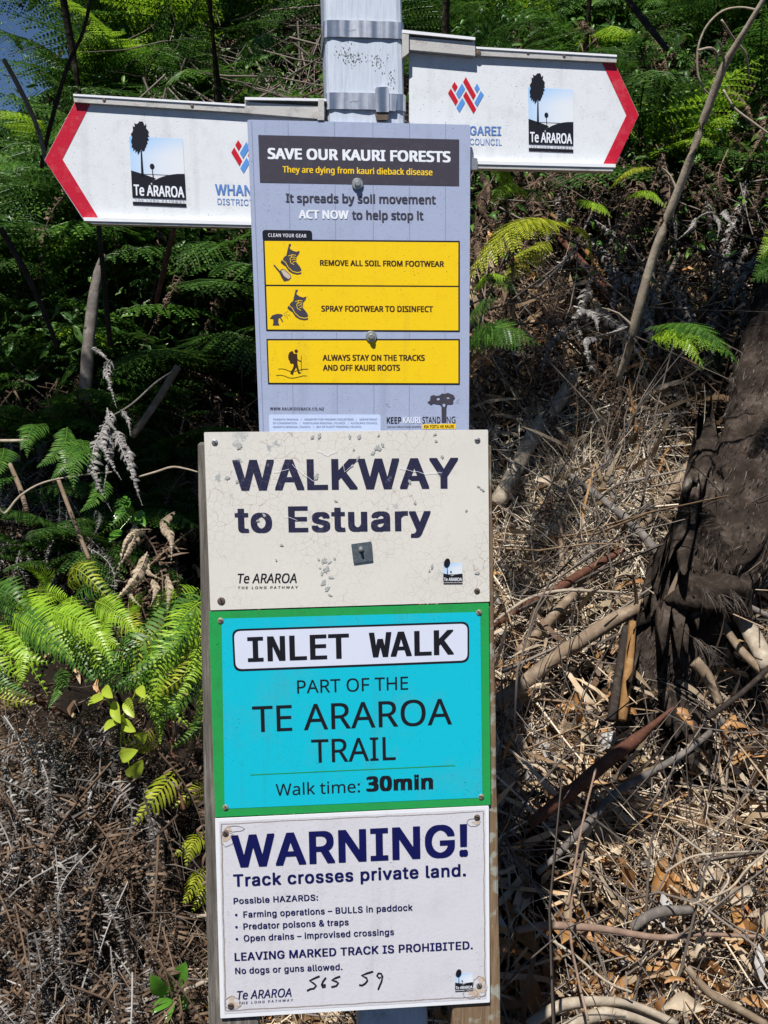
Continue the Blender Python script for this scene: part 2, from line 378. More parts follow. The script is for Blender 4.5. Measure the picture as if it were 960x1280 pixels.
def text(body, x0, y0, x1, y1, cap, off, mat, parent, fk='inter', bold=0.0, ital=0.0, spc=1.0, name='lettering'):
    V, Fs = textmesh(body, fk, 0, spc + bold * .9)
    if fk not in CAP:
        h, _ = textmesh('H', fk, 0); CAP[fk] = (h[:, 1].min(), h[:, 1].max())
    if bold:                                         # heavier weight: the print laid down again, shifted by a hair
        by = bold * .55; V0, F0 = V, Fs; V = []; Fs = []
        sh_ = [(0, 0), (-1, -1), (1, 1), (-1, 1), (1, -1), (-1, 0), (1, 0)] if cap > 12 else [(-1, -.6), (1, .6), (0, 0), (-1, .6), (1, -.6)]
        for k, (sx, sy) in enumerate(sh_):
            b = len(V); V += [(x + sx * bold, y + sy * by, z + k * .000012) for x, y, z in V0]; Fs += [tuple(i + b for i in f) for f in F0]
        V = np.array(V)
    else: by = 0
    lo, hi = CAP[fk]; lo -= by; hi += by; xa, xb = V[:, 0].min(), V[:, 0].max()
    pts = []
    for x, y, dz in V:
        u = (x - xa) / (xb - xa); v = (y - lo) / (hi - lo)
        X = x0 + u * (x1 - x0); Y = y0 + u * (y1 - y0)
        pts.append(onp(X + v * cap * (upx(X) + ital), Y - v * cap, off + dz))
    return from_pts(name, pts, Fs, mat, parent)
def disc_prof(px, py, off, prof, mat, parent, name, n=16, tilt=None):
    """turned part: prof is (radius m, height m) pairs, standing out from the post plane"""
    c = onp(px, py, off); V, Fs = [], []; up = Vector((0, 0, 1))
    for r, h in prof:
        for k in range(n):
            a = 2 * math.pi * k / n; V.append(c + PN * h + (PU * math.cos(a) + up * math.sin(a)) * r)
    for i in range(len(prof) - 1):
        for k in range(n): Fs.append((i * n + k, i * n + (k + 1) % n, (i + 1) * n + (k + 1) % n, (i + 1) * n + k))
    Fs.append(tuple(range((len(prof) - 1) * n, len(prof) * n)))
    return from_pts(name, V, Fs, mat, parent)
def hexbolt(px, py, off, r, parent, m1, name='bolt'):
    w_ = disc_prof(px, py, off, [(r, 0), (r, .0012), (r * .92, .0018), (r * .5, .0020)], m1, parent, name, 20)
    c = onp(px, py, off + .0018); V = []
    for h, k in ((0, 1), (.0042, 1), (.0052, .8)):
        for i in range(6):
            a = math.pi / 3 * i + .3; V.append(c + PN * h + (PU * math.cos(a) + Vector((0, 0, 1)) * math.sin(a)) * r * .52 * k)
    Fs = [(l * 6 + i, l * 6 + (i + 1) % 6, l * 6 + 6 + (i + 1) % 6, l * 6 + 6 + i) for l in (0, 1) for i in range(6)] + [tuple(range(12, 18))]
    from_pts('bolt_head', V, Fs, m1, w_); return w_
def screw(px, py, off, r, parent, mt, slot=.6):
    s = disc_prof(px, py, off, [(r, 0), (r * .95, .0007), (r * .55, .0013), (.0001, .0015)], mt, parent, 'screw', 14)
    a = slot; k = r / .001 * .75; d = Vector((math.cos(a), math.sin(a)))
    p0 = Vector((px, py)); L = r * 650; wv = Vector((-d.y, d.x)) * L * .2
    q = [p0 + d * L + wv, p0 + d * L - wv, p0 - d * L - wv, p0 - d * L + wv]
    from_pts('slot', [onp(x.x, x.y, off + .0017) for x in q], [(0, 1, 2, 3)], M['ink_black'], s); return s

# ================================================================== SETTING
def build_bank():
    xs = np.concatenate([np.linspace(-40, -4, 16, endpoint=False), np.linspace(-4, 4, 170), np.linspace(4.6, 40, 16)])
    ys = np.concatenate([np.linspace(1.30, 5.2, 130), np.linspace(5.4, 12, 20), np.linspace(14, 60, 12)])
    V = [(x, y, hz(x, y) - .01) for y in ys for x in xs]; nx = len(xs)
    Q = [(j * nx + i, j * nx + i + 1, (j + 1) * nx + i + 1, (j + 1) * nx + i) for j in range(len(ys) - 1) for i in range(nx - 1)]
    tag(link('bank', np_mesh('bank', V, Q, True), M['soil']), kind='structure', label='steep dark soil bank rising behind the signs')
build_bank()
g = from_pts('ground', [(-900, -900, -.02), (900, -900, -.02), (900, 900, -.02), (-900, 900, -.02)], [(0, 1, 2, 3)], M['soil'])
tag(g, kind='structure', label='flat ground at the foot of the bank')

# ================================================================== POST AND SIGNS
def beam(name, edge, wd, dp, off, z0, z1, mat, side, label=None, cat=None, bev=.006):
    """square timber: edge = two photo points on its left (side=1) or right (side=-1) front edge"""
    a = onp(*edge[0], off); b = onp(*edge[1], off); d = (b - a) / (b.z - a.z)
    rings = []; ns = 24
    for i in range(ns + 1):
        z = z0 + (z1 - z0) * i / ns; c = a + d * (z - a.z); r = []
        jit = .0006 * math.sin(i * 2.1) if cat != 'post' else 0
        x0, x1 = (0, wd) if side > 0 else (-wd, 0)
        cs = [(x0, 0, 1, 1), (x1, 0, -1, 1), (x1, -dp, -1, -1), (x0, -dp, 1, -1)]
        for (x, y, sx, sy) in cs:
            pr = [(x, y - sy * bev), (x + sx * bev * .3, y - sy * bev * .3), (x + sx * bev, y)]
            if sx * sy < 0: pr = pr[::-1]
            r += [c + PU * (q[0] + jit) + PN * q[1] for q in pr]
        rings.append(r)
    m = 12; V = [v for r in rings for v in r]
    Fs = [(i * m + k, i * m + (k + 1) % m, (i + 1) * m + (k + 1) % m, (i + 1) * m + k) for i in range(ns) for k in range(m)]
    Fs += [tuple(range(m))[::-1], tuple(range(ns * m, ns * m + m))]
    o = from_pts(name, V, Fs, mat)
    bm = bmesh.new(); bm.from_mesh(o.data); bmesh.ops.recalc_face_normals(bm, faces=bm.faces); bm.to_mesh(o.data); bm.free()
    return o, d, a
root_post = empty('sign_post', onp(470, 1280, -.05) * 1.0, 'white painted square timber post with two steel bands holding all the signs', 'post')
root_post.location.z = 0
PW = .0965; PD = .0965
sh, pd, pa = beam('shaft', ((405, 0), (449, 1270)), PW, PD, 0, -.05, 2.42, M['post_paint'], 1, cat='post', bev=.008)
sh.parent = root_post; sh.data.transform(Matrix.Translation(-root_post.location))
def band(pyc, hpx):
    """steel strap wrapped round the post"""
    zc = onp(450, pyc, 0).z; h = hpx / F * 1.4; c = pa + pd * (zc - pa.z); t = .0012; b = .008; g_ = .0008
    loop = []
    for (x, y, sx, sy) in [(-g_, g_, 1, -1), (PW + g_, g_, -1, -1), (PW + g_, -PD - g_, -1, 1), (-g_, -PD - g_, 1, 1)]:
        for k in range(4):
            a = k / 3 * math.pi / 2
            if (sx, sy) == (1, -1): q = (x + b * (1 - math.cos(a)), y - b * (1 - math.sin(a)))
            elif (sx, sy) == (-1, -1): q = (x - b * (1 - math.sin(a)), y - b * (1 - math.cos(a)))
            elif (sx, sy) == (-1, 1): q = (x - b * (1 - math.cos(a)), y + b * (1 - math.sin(a)))
            else: q = (x + b * (1 - math.sin(a)), y + b * (1 - math.cos(a)))
            loop.append(q)
    wav = [(.012, .0), (.020, .0011), (.030, .0002), (.041, .0012), (.050, .0016), (.060, .0004), (.069, .0003), (.078, .0012), (.085, .0002)]
    loop = loop[:4] + [(x, g_ + y) for x, y in wav] + loop[4:]
    V, Fs = [], []; n = len(loop); ctr = Vector((PW / 2, -PD / 2))
    for (x, y) in loop:
        q = Vector((x, y)); o = q + (q - ctr).normalized() * t if not 4 <= len(V) // 4 <= 12 else q + Vector((0, t))
        for qq, zz in ((q, -h / 2), (o, -h / 2), (o, h / 2), (q, h / 2)): V.append(c + PU * qq.x + PN * qq.y + Vector((0, 0, zz + .0)))
    for i in range(n):
        j = (i + 1) % n
        for k in range(4): Fs.append((i * 4 + k, j * 4 + k, j * 4 + (k + 1) % 4, i * 4 + (k + 1) % 4))
    return from_pts('strap', V, Fs, M['steel'], root_post)
band(37, 19); s2 = band(127, 19)
def bx(name, pts, off, thick, mat, parent, bev=0): return panel(name, pts, off, thick, mat, parent, bev)
bk = bx('buckle', [(469, 109), (486, 108), (487, 140), (470, 140)], .0075, .006, M['steel'], s2, 3)
bx('buckle_lug', [(486, 116), (496, 119), (495, 139), (486, 138)], .005, .004, M['steel'], s2, 2)
bx('buckle_screw', [(469, 140), (486, 141), (485, 150), (471, 150)], .006, .009, M['rust'], s2, 2)
# strap lettering stamped in the steel is worn to a squiggle
strokes('stamped_mark', [[(437, 127), (441, 125.5), (445, 127), (451, 124.5), (454, 127), (458, 126), (464, 127)]], .7, .0030, M['ink_grey'], s2)
strokes('stamped_mark', [[(427, 37.2), (432, 36.7), (438, 37.6), (446, 37), (455, 37.6), (462, 37.2)]], .5, .0030, M['ink_grey'], root_post)

# black mildew spotting on the post between the bands
qm = random.Random(11); MS = []
for cx_, cy_, sx_, sy_, n_ in ((440, 72, 9, 6, 110), (474, 76, 6, 5, 40), (488, 100, 4, 8, 40), (430, 62, 10, 8, 30)):
    for _ in range(n_):
        x_, y_ = qm.gauss(cx_, sx_), qm.gauss(cy_, sy_)
        if 415 < x_ < 494 and 49 < y_ < 114: r_ = qm.uniform(.25, .9); MS.append([(x_ + r_ * qm.uniform(.6, 1.3) * math.cos(k), y_ + r_ * qm.uniform(.6, 1.3) * math.sin(k)) for k in (0, 1.2, 2.5, 3.8, 5.1)])
M['mildew'] = paint('mildew', (.10, .105, .115), .8, (.3, .33, .36), .9, 500)
polys('mildew_spots', MS, .0004, M['mildew'], root_post)['kind'] = 'stuff'
# ---- direction signs
LOGOQ_L = [(161.4, 170.7), (228.2, 173.2), (233.1, 258.8), (166.1, 256)]
LOGOQ_R = [(660.2, 109), (716.7, 111.9), (716.7, 190.6), (661, 188.6)]
def quadmap(q):
    TL, TR, BR, BL = [Vector(p) for p in q]
    def f(u, v):
        a = BL.lerp(BR, u); b = TL.lerp(TR, u); p = a.lerp(b, v); return (p.x, p.y)
    return f
def araroa_logo(q, off, parent, small=False, prefix=True):
    f = quadmap(q); rr = random.Random(3)
    # pale blue sky square of the logo, printed as a gradient
    n = 6; V, Fs, C = [], [], []
    for j in range(n + 1):
        for i in range(n + 1):
            u, v = i / n, .46 + .54 * j / n; V.append(onp(*f(u, v), off)); wv = min(1, max(0, .75 * (1 - u) ** 1.5 + .9 * max(0, (v - .75) / .25) * .6 - .1))
            C.append((.72 - .42 * wv, .76 - .20 * wv, .82 + .1 * wv, 1))
    for j in range(n):
        for i in range(n): a = j * (n + 1) + i; Fs.append((a, a + 1, a + n + 2, a + n + 1))
    o = from_pts('logo_sky', V, Fs, None, parent); o.data.materials.append(M['print_grad'])
    ca = o.data.color_attributes.new('print', 'FLOAT_COLOR', 'POINT')
    for k, c in enumerate(C): ca.data[k].color = c
    P = []
    hill1 = [(0, .11), (0, .505), (.12, .48), (.3, .44), (.46, .40), (.40, .37), (.34, .335), (.38, .30), (.38, .11)]
    hill2 = [(.38, .11), (.38, .345), (.44, .375), (.52, .41), (.62, .44), (.74, .465), (.86, .48), (1, .485), (1, .11)]
    bar = [(0, 0), (0, .048), (1, .048), (1, 0)]
    crown = []
    for k in range(48):
        a = 2 * math.pi * k / 48; r = (1 + (rr.random() - .5) * (.0 if small else .28)) * (1.0 if k % 2 else .88)
        crown.append((.20 + .17 * r * math.cos(a) + .03 * math.sin(a), 1.0 + .235 * r * math.sin(a)))
    tr1 = [(.185, .42), (.20, .80), (.225, .80), (.235, .42)]
    c2 = [(.40 + .045 * math.cos(a), .575 + .042 * math.sin(a)) for a in [2 * math.pi * k / 12 for k in range(12)]]
    tr2 = [(.40, .40), (.39, .55), (.405, .55), (.42, .40)]
    for p in (hill1, hill2, bar, tr1, c2, tr2): P.append([f(*t) for t in p])
    polys('logo_print', P, off + .0003, M['ink_black'], parent)
    polys('logo_tree', [[f(*t) for t in crown]], off + .00045, M['ink_black'], parent)
    a, b = f(.03, .14), f(.97, .135); cap = abs(f(0, .29)[1] - f(0, .13)[1])
    text('Te ARAROA', a[0], a[1], b[0], b[1], cap, off + .0006, M['ink_white'], parent, 'noto', .022)
    if not small:
        a, b = f(.04, .068), f(.97, .068)
        text('THE LONG PATHWAY', a[0], a[1], b[0], b[1], cap * .19, off + .0004, M['ink_grey'], parent, 'inter', .01, spc=1.5)
def gradmat():
    m, nt, bs, out = newmat('print_grad'); a = nt.nodes.new('ShaderNodeVertexColor'); a.layer_name = 'print'
    nt.links.new(a.outputs[0], bs.inputs['Base Color']); bs.inputs['Roughness'].default_value = .4; bs.inputs['Specular IOR Level'].default_value = .3; return m
M['print_grad'] = gradmat()
RED = [[(270, 212), (308, 272), (275, 332), (237, 268)], [(226, 292), (312, 440), (284, 500), (192, 350)], [(406, 155), (526, 372), (495, 430), (374, 215)], [(408, 325), (530, 540), (498, 595), (374, 382)]]
BLU = [[(360, 232), (397, 298), (325, 418), (288, 355)], [(540, 232), (573, 292), (540, 348), (508, 290)], [(585, 322), (622, 370), (543, 512), (510, 462)], [(362, 405), (397, 465), (330, 582), (293, 525)]]
def weave(off, parent, fx):
    for L, m in ((RED, 'ink_red'), (BLU, 'ink_midblue')):
        polys('weave_logo', [[fx(*p) for p in crop(q, 9.6, 540, 80)] for q in L], off, M[m], parent)
def chan(name, pts_top, pts_bot, off, depth, mat, parent): return panel(name, [pts_top[0], pts_top[1], pts_bot[1], pts_bot[0]], off, depth, mat, parent)
FO = -.012         # blade face offset
# left arrow
rl = empty('direction_sign', onp(405, 200, -.03), 'white arrow sign with red tip pointing left, fixed to the left of the post', 'direction sign')
panel('blade', [(93.8, 127), (404, 144), (404, 281), (104, 274), (55.6, 200)], FO, .004, M['white_face'], rl)
polys('red_chevron', [[(93.8, 127.5), (113.4, 129), (78, 199), (55.9, 200)], [(55.9, 200), (78, 199), (122.8, 272), (104.3, 273.2)]], FO + .0004, M['red_tape'], rl)
chan('top_channel', [(91.6, 117.5), (306, 130.6)], [(92.5, 127.5), (306, 141)], FO + .0055, .019, M['alu'], rl)
chan('channel_lip', [(91.4, 117.2), (306, 130.2)], [(91.6, 119.8), (306, 132.8)], FO + .0068, .003, M['warn_edge'], rl)
chan('bottom_channel', [(104, 271.5), (404, 279)], [(105, 276), (404, 283.5)], FO + .008, .022, M['warn_edge'], rl)
chan('bottom_lip', [(112, 276), (404, 284)], [(114, 279.5), (404, 287)], FO + .0065, .018, M['alu'], rl)
chan('clamp_arm', [(306, 127.5), (404, 133)], [(306, 141), (404, 149)], FO + .010, .026, M['alu'], rl)
chan('clamp_lip', [(306, 121.3), (408, 123.3)], [(306, 124.6), (408, 126.3)], FO + .0135, .03, M['warn_edge'], rl)
chan('clamp_bracket', [(398, 124), (405, 124)], [(397, 150), (405, 150)], FO + .018, .03, M['alu'], rl)
araroa_logo(LOGOQ_L, FO + .0005, rl)
weave(FO + .0005, rl, lambda x, y: (289 + (x - 560) * 1.08, 190.6 + (y - 116.5) * 1.08))
text('WHANGAREI', 269, 243.3, 362, 246.5, 13.3, FO + .0005, M['ink_blue'], rl, 'inter', .025)
text('DISTRICT COUNCIL', 272, 255.6, 364, 259, 7.6, FO + .0005, M['ink_blue'], rl, 'inter', .0)
# right arrow
rr_ = empty('direction_sign', onp(515, 130, -.03), 'white arrow sign with red tip pointing right, fixed to the right of the post', 'direction sign')
panel('blade', [(511.5, 62), (768, 78), (798.5, 144), (768.7, 206.5), (511.5, 199.5)], FO, .004, M['white_face'], rr_)
polys('red_chevron', [[(752, 77), (768, 78), (798.3, 144), (783, 144)], [(783, 144), (798.3, 144), (768.7, 206.3), (753.5, 206)]], FO + .0004, M['red_tape'], rr_)
chan('top_channel', [(594.5, 58.7), (771, 68.8)], [(594.5, 69), (770.5, 78)], FO + .0055, .019, M['alu'], rr_)
chan('channel_lip', [(594.5, 58.2), (771.2, 68.4)], [(594.5, 60.8), (771, 71)], FO + .0068, .003, M['warn_edge'], rr_)
chan('bottom_channel', [(511.5, 199), (769.5, 205)], [(511.5, 203.2), (769.5, 209.2)], FO + .008, .022, M['warn_edge'], rr_)
chan('bottom_lip', [(511.5, 203.2), (767, 209.2)], [(511.5, 208.5), (766, 214)], FO + .0065, .018, M['alu'], rr_)
chan('clamp_arm', [(512, 46), (594, 53)], [(512, 62), (594, 69.5)], FO + .010, .026, M['alu'], rr_)
chan('clamp_lip', [(503, 37), (594, 46.5)], [(503, 41), (594, 50)], FO + .0135, .03, M['warn_edge'], rr_)
chan('clamp_bracket', [(502.5, 42), (511, 43)], [(503, 72), (511, 66)], FO + .014, .03, M['alu'], rr_)
panel('corner_bracket', [(585, 196), (597, 198), (597, 212), (585, 212)], FO + .010, .012, M['steel_worn'], rr_, 1.5)
for p in ((705, 66.5), (660, 62.5)): disc_prof(p[0], p[1] + 3, FO + .0056, [(.0022, 0), (.002, .001), (.0001, .0012)], M['rust'], rr_, 'rivet', 8)
disc_prof(597.5, 65.5, FO + .0056, [(.004, 0), (.0035, .0012), (.0001, .0014)], M['rust'], rr_, 'rivet', 8)
for p in ((130, 122.5), (240, 130)): disc_prof(p[0], p[1] + 2, FO + .0056, [(.0022, 0), (.002, .001), (.0001, .0012)], M['rust'], rl, 'rivet', 8)
araroa_logo(LOGOQ_R, FO + .0005, rr_)
weave(FO + .0005, rr_, lambda x, y: (x, y))
text('WHANGAREI', 546, 168, 626.6, 169.5, 11.4, FO + .0005, M['ink_blue'], rr_, 'inter', .025)
text('DISTRICT COUNCIL', 543, 180, 627.3, 181.7, 7.7, FO + .0005, M['ink_blue'], rr_, 'inter', .0)

# ---- kauri notice
kr = empty('notice_board', onp(455, 560, 0), 'pale lavender blue kauri forest notice with dark heading and yellow panels', 'notice')
KO = .0045
panel('panel', [(309, 149.5), (588, 156), (586, 560), (325, 560)], KO, .0035, M['kauri_face'], kr, 2.5)
K1, K2, K3, K4 = KO + .0003, KO + .0006, KO + .0009, KO + .0012
for x0, x1 in ((360, 367), (418, 422), (466, 467.5), (512, 511.5), (557, 556)):
    polys('seam_line', line([(x0, 152), ((x0 + x1) / 2, 350), (x1, 545)], .7), KO + .0002, M['kauri_seam'], kr)
polys('seam_line', line([(314.5, 152), (329.5, 545)], .9), KO + .0002, M['kauri_seam'], kr)
panel('header_panel', [(322.7, 168.7), (574, 174.3), (574, 232.7), (325, 228.3)], K1, 0, M['kauri_header'], kr, 1)
text('SAVE OUR KAURI FORESTS', 334.7, 198.7, 563.3, 203, 13.8, K2, M['ink_white'], kr, 'noto', .035)
text('They are dying from kauri dieback disease', 353.3, 215.6, 540.7, 219.3, 8, K2, M['ink_yellow'], kr, 'noto', .022)
text('It spreads by soil movement', 357.3, 252.7, 544.7, 254.9, 11, K2, M['kauri_header'], kr, 'noto', .025)
text('ACT NOW', 373.3, 273.3, 436, 274, 11, K2, M['ink_white'], kr, 'noto', .035)
text('to help stop it', 440, 274, 529.3, 274.8, 11, K2, M['kauri_header'], kr, 'noto', .025)
panel('yellow_tab', [(327.7, 287.3), (390, 288), (390.5, 302), (328.5, 302)], K1, 0, M['ink_black'], kr, 4)
text('CLEAN YOUR GEAR', 335.3, 296, 383, 297, 4.4, K2, M['ink_white'], kr, 'noto', .012, spc=1.1)
panel('yellow_border', [(328.7, 299), (574.7, 301), (574.7, 414.6), (332.7, 413.4)], K2 - .0001, 0, M['ink_black'], kr)
panel('yellow_panel', [(330.7, 301.2), (573, 303), (572.9, 357.2), (332.6, 355.8)], K3, 0, M['yellow_panel'], kr)
panel('yellow_panel', [(332.7, 357.8), (572.9, 359), (573, 413), (334.6, 411.8)], K3, 0, M['yellow_panel'], kr)
panel('yellow_border', [(333, 423.6), (574.8, 423.6), (574.7, 480.8), (335, 480)], K2 - .0001, 0, M['ink_black'], kr)
panel('yellow_panel', [(334.7, 425.6), (573, 425.6), (573, 479), (336.6, 478.4)], K3, 0, M['yellow_panel'], kr)
text('REMOVE ALL SOIL FROM FOOTWEAR', 400, 332, 555, 333.5, 7.2, K4, M['ink_brown'], kr, 'noto', .03)
text('SPRAY FOOTWEAR TO DISINFECT', 401.7, 389.3, 541.3, 390, 7.4, K4, M['ink_brown'], kr, 'noto', .03)
text('ALWAYS STAY ON THE TRACKS', 403.3, 450.7, 531, 450.9, 7.4, K4, M['ink_brown'], kr, 'noto', .03)
text('AND OFF KAURI ROOTS', 403.7, 463.3, 500, 463.3, 7.4, K4, M['ink_brown'], kr, 'noto', .03)
text('WWW.KAURIDIEBACK.CO.NZ', 337.3, 512.4, 405, 512.8, 3.5, K2, M['ink_black'], kr, 'noto', .012, spc=1.1)
panel('pale_box', [(336, 518), (475.7, 518), (475.7, 548), (337, 548)], K1, 0, M['kauri_pale'], kr, 3)
text('TANGATA WHENUA   |   MINISTRY FOR PRIMARY INDUSTRIES   |   DEPARTMENT', 341, 525.3, 472, 525.3, 2.3, K2, M['ink_grey'], kr, 'noto', .01)
text('OF CONSERVATION   |   NORTHLAND REGIONAL COUNCIL   |   AUCKLAND COUNCIL', 341, 530, 472, 529.8, 2.3, K2, M['ink_grey'], kr, 'noto', .01)
text('WAIKATO REGIONAL COUNCIL   |   BAY OF PLENTY REGIONAL COUNCIL', 341, 534.7, 452, 534.4, 2.3, K2, M['ink_grey'], kr, 'noto', .01)
text('KEEP', 483.5, 529.3, 501.7, 529.2, 8, K2, M['ink_black'], kr, 'noto', .015)
text('KAURI', 503.7, 529.2, 525.7, 529, 8, K2, M['ink_white'], kr, 'noto', .01)
text('STAND', 528, 529, 550.5, 528.8, 8, K2, M['ink_black'], kr, 'noto', .005)
text('NG', 558.5, 528.8, 569.3, 528.6, 8, K2, M['ink_black'], kr, 'noto', .0)
polys('tree_print', [crop([(513, 180), (540, 165), (545, 120), (575, 110), (610, 120), (640, 112), (660, 95), (690, 98), (720, 88), (750, 100), (775, 110), (790, 140), (770, 165), (775, 195), (745, 205), (715, 200), (705, 230), (702, 385), (656, 385), (655, 225), (640, 205), (600, 200), (570, 195), (550, 210), (530, 195)], 8, 470, 480)], K2, M['kauri_header'], kr)
polys('tree_print', [crop(q, 8, 470, 480) for q in ([(605, 150), (620, 140), (640, 145), (635, 160), (615, 165)], [(665, 205), (680, 196), (697, 208), (685, 232), (668, 225)], [(703, 140), (722, 132), (740, 142), (720, 152)])], K3, M['kauri_face'], kr)
panel('yellow_strip', [(528, 530.3), (569.8, 529.7), (569.8, 536), (528, 536.3)], K1, 0, M['ink_yellow'], kr, 1)
text('KIA TOITU HE KAURI', 530, 535, 567.5, 534.7, 3.6, K2, M['ink_brown'], kr, 'noto', .02)
text('stop kauri dieback disease spreading', 483.7, 534.2, 526, 534, 1.9, K2, M['ink_black'], kr, 'noto', .01)
# pictograms
def boot(dx, dy):
    T = lambda L: [(x + dx, y + dy) for x, y in crop(L, 12, 330, 290)]
    polys('boot_print', [T([(375, 180), (405, 180), (402, 215), (385, 232), (395, 262), (440, 288), (490, 302), (512, 284), (535, 292), (522, 330), (487, 370), (482, 450), (540, 520), (562, 570), (545, 598), (480, 600), (420, 575), (360, 525), (320, 462), (278, 420), (300, 375), (335, 350), (355, 260)]),
                       T([(262, 420), (320, 462), (362, 540), (430, 598), (500, 615), (562, 604), (556, 628), (500, 638), (430, 622), (370, 585), (322, 512), (300, 502), (250, 460)])], K4, M['kauri_header'], kr)
    polys('boot_print', [T([(388, 222), (440, 215), (500, 245), (525, 280), (490, 298), (430, 280), (398, 255)])] + [T([(a.x, a.y) if hasattr(a, 'x') else a for a in q]) for s in ([(272, 415), (325, 458), (365, 532), (430, 590), (500, 607), (556, 597)], [(365, 360), (430, 340), (478, 350)], [(400, 385), (445, 375), (475, 385)], [(415, 420), (450, 405), (475, 412)], [(430, 455), (460, 440), (480, 440)], [(425, 345), (390, 400), (400, 460), (450, 490)]) for q in line(s, 9)], K4 + .0002, M['ink_yellow'], kr)['kind'] = 'stuff'
boot(0, 0); boot(8.4, 57.1)
C12 = lambda L: crop(L, 12, 330, 290)
polys('brush_print', [C12([(140, 500), (155, 488), (240, 585), (225, 605)]), C12([(225, 600), (250, 570), (275, 552), (305, 560), (400, 640), (408, 685), (372, 725), (300, 740), (262, 680)])], K4, M['kauri_header'], kr)
polys('brush_print', [C12([(255, 580), (290, 562), (392, 645), (398, 685), (365, 708), (300, 660)])], K4 + .0002, M['stain'], kr)
C4 = lambda L: crop(L, 10.667, 325, 350)
polys('spray_print', [C4([(130, 515), (165, 470), (230, 450), (290, 455), (305, 470), (295, 485), (275, 490), (308, 550), (298, 562), (262, 502), (245, 515), (245, 570), (260, 605), (168, 605), (178, 570), (175, 520)])] + [C4(circ(x, y, 6, 6)) for x, y in ((322, 445), (346, 432), (370, 422), (325, 470), (348, 462), (372, 468), (395, 466), (342, 490), (365, 505))], K4, M['kauri_header'], kr)
C5 = lambda L: crop(L, 13.714, 335, 425)
polys('hiker_print', [C5(circ(483, 190, 30)), C5([(455, 235), (500, 235), (505, 330), (505, 400), (520, 470), (535, 540), (565, 560), (560, 575), (515, 572), (500, 520), (480, 465), (465, 500), (435, 560), (430, 600), (385, 580), (385, 545), (420, 500), (440, 440), (430, 400), (400, 408), (375, 390), (375, 365), (350, 330), (345, 280), (360, 220), (400, 190), (430, 195), (440, 230)])]
      + [C5(q) for s, t in (([(505, 335), (565, 370)], 16), ([(570, 265), (570, 525)], 9), ([(175, 498), (240, 492), (300, 505), (350, 525), (390, 540)], 9), ([(455, 540), (520, 520), (600, 500), (690, 497)], 9), ([(140, 608), (220, 600), (290, 618), (350, 645), (420, 655), (520, 635), (600, 612), (665, 615)], 9)) for q in line(s, t)], K4, M['ink_brown'], kr)
hexbolt(446.8, 230, KO + .0012, .0072, kr, M['steel_worn']); hexbolt(464, 420.7, KO + .0012, .0072, kr, M['steel_worn'])
# small scuffs on the board
strokes('scratch', [crop(s, 8, 470, 480) for s in ([(135, 195), (95, 200), (110, 215), (140, 235)], [(835, 152), (810, 170), (795, 185), (830, 190)])], 3 / 8, K1, M['ink_grey'], kr)

# ---- timber posts behind the lower signs
bl, _, _ = beam('timber_stake', ((247, 556), (260.5, 1280)), .068, .05, .020, -.05, onp(250, 556, .02).z, M['timber_grey'], 1, cat='t', bev=.004)
tag(bl, 'weathered grey timber stake along the left edge of the lower signs', 'timber stake')
br, _, _ = beam('timber_stake', ((615, 558), (626.5, 1280)), .068, .05, .020, -.05, onp(615, 558, .02).z, M['timber_brown'], -1, cat='t', bev=.004)
tag(br, 'brown timber stake with lichen along the right edge of the lower signs', 'timber stake')
# ---- walkway sign
wr = empty('walkway_sign', onp(436, 755, .0225), 'cream crazed sign reading WALKWAY to Estuary with a small metal plate', 'sign')
WO = .0240
panel('panel', [(255, 540.5), (610, 537.3), (612, 752), (263, 762.8)], WO, .0035, M['cream_face'], wr, 1.2)
text('WALKWAY', 291.6, 613.3, 573.1, 610.4, 38.3, WO + .0004, M['walk_ink'], wr, 'inter', .028, spc=1.03)
text('to Estuary', 294, 666, 538.6, 663.3, 32.3, WO + .0004, M['walk_ink'], wr, 'inter', .030, spc=1.06)
text('Te ARAROA', 295.7, 729, 371, 728.6, 12, WO + .0004, M['ink_black'], wr, 'noto', .012, ital=.16)
text('THE LONG PATHWAY', 297, 736.3, 372, 735.6, 3.2, WO + .0004, M['ink_black'], wr, 'inter', .015, ital=.15, spc=1.4)
araroa_logo([(554, 703.8), (578, 703.5), (578.2, 729.8), (554.3, 730)], WO + .0004, wr, True)
pl = panel('metal_plate', [(439, 680.3), (464.3, 677), (466.2, 700.8), (442, 704.2)], WO + .0022, .0018, M['zinc_plate'], wr, 1)
hexbolt(451.2, 686.6, WO + .0022, .0036, wr, M['steel_worn'])
screw(268.4, 553, WO, .0042, wr, M['steel_worn'], .8); screw(596.7, 550.3, WO, .004, wr, M['steel_worn'], .2)
screw(276.6, 751.4, WO, .0052, wr, M['rust'], 1.2); screw(596.3, 738.8, WO, .0040, wr, M['rust'], .5)
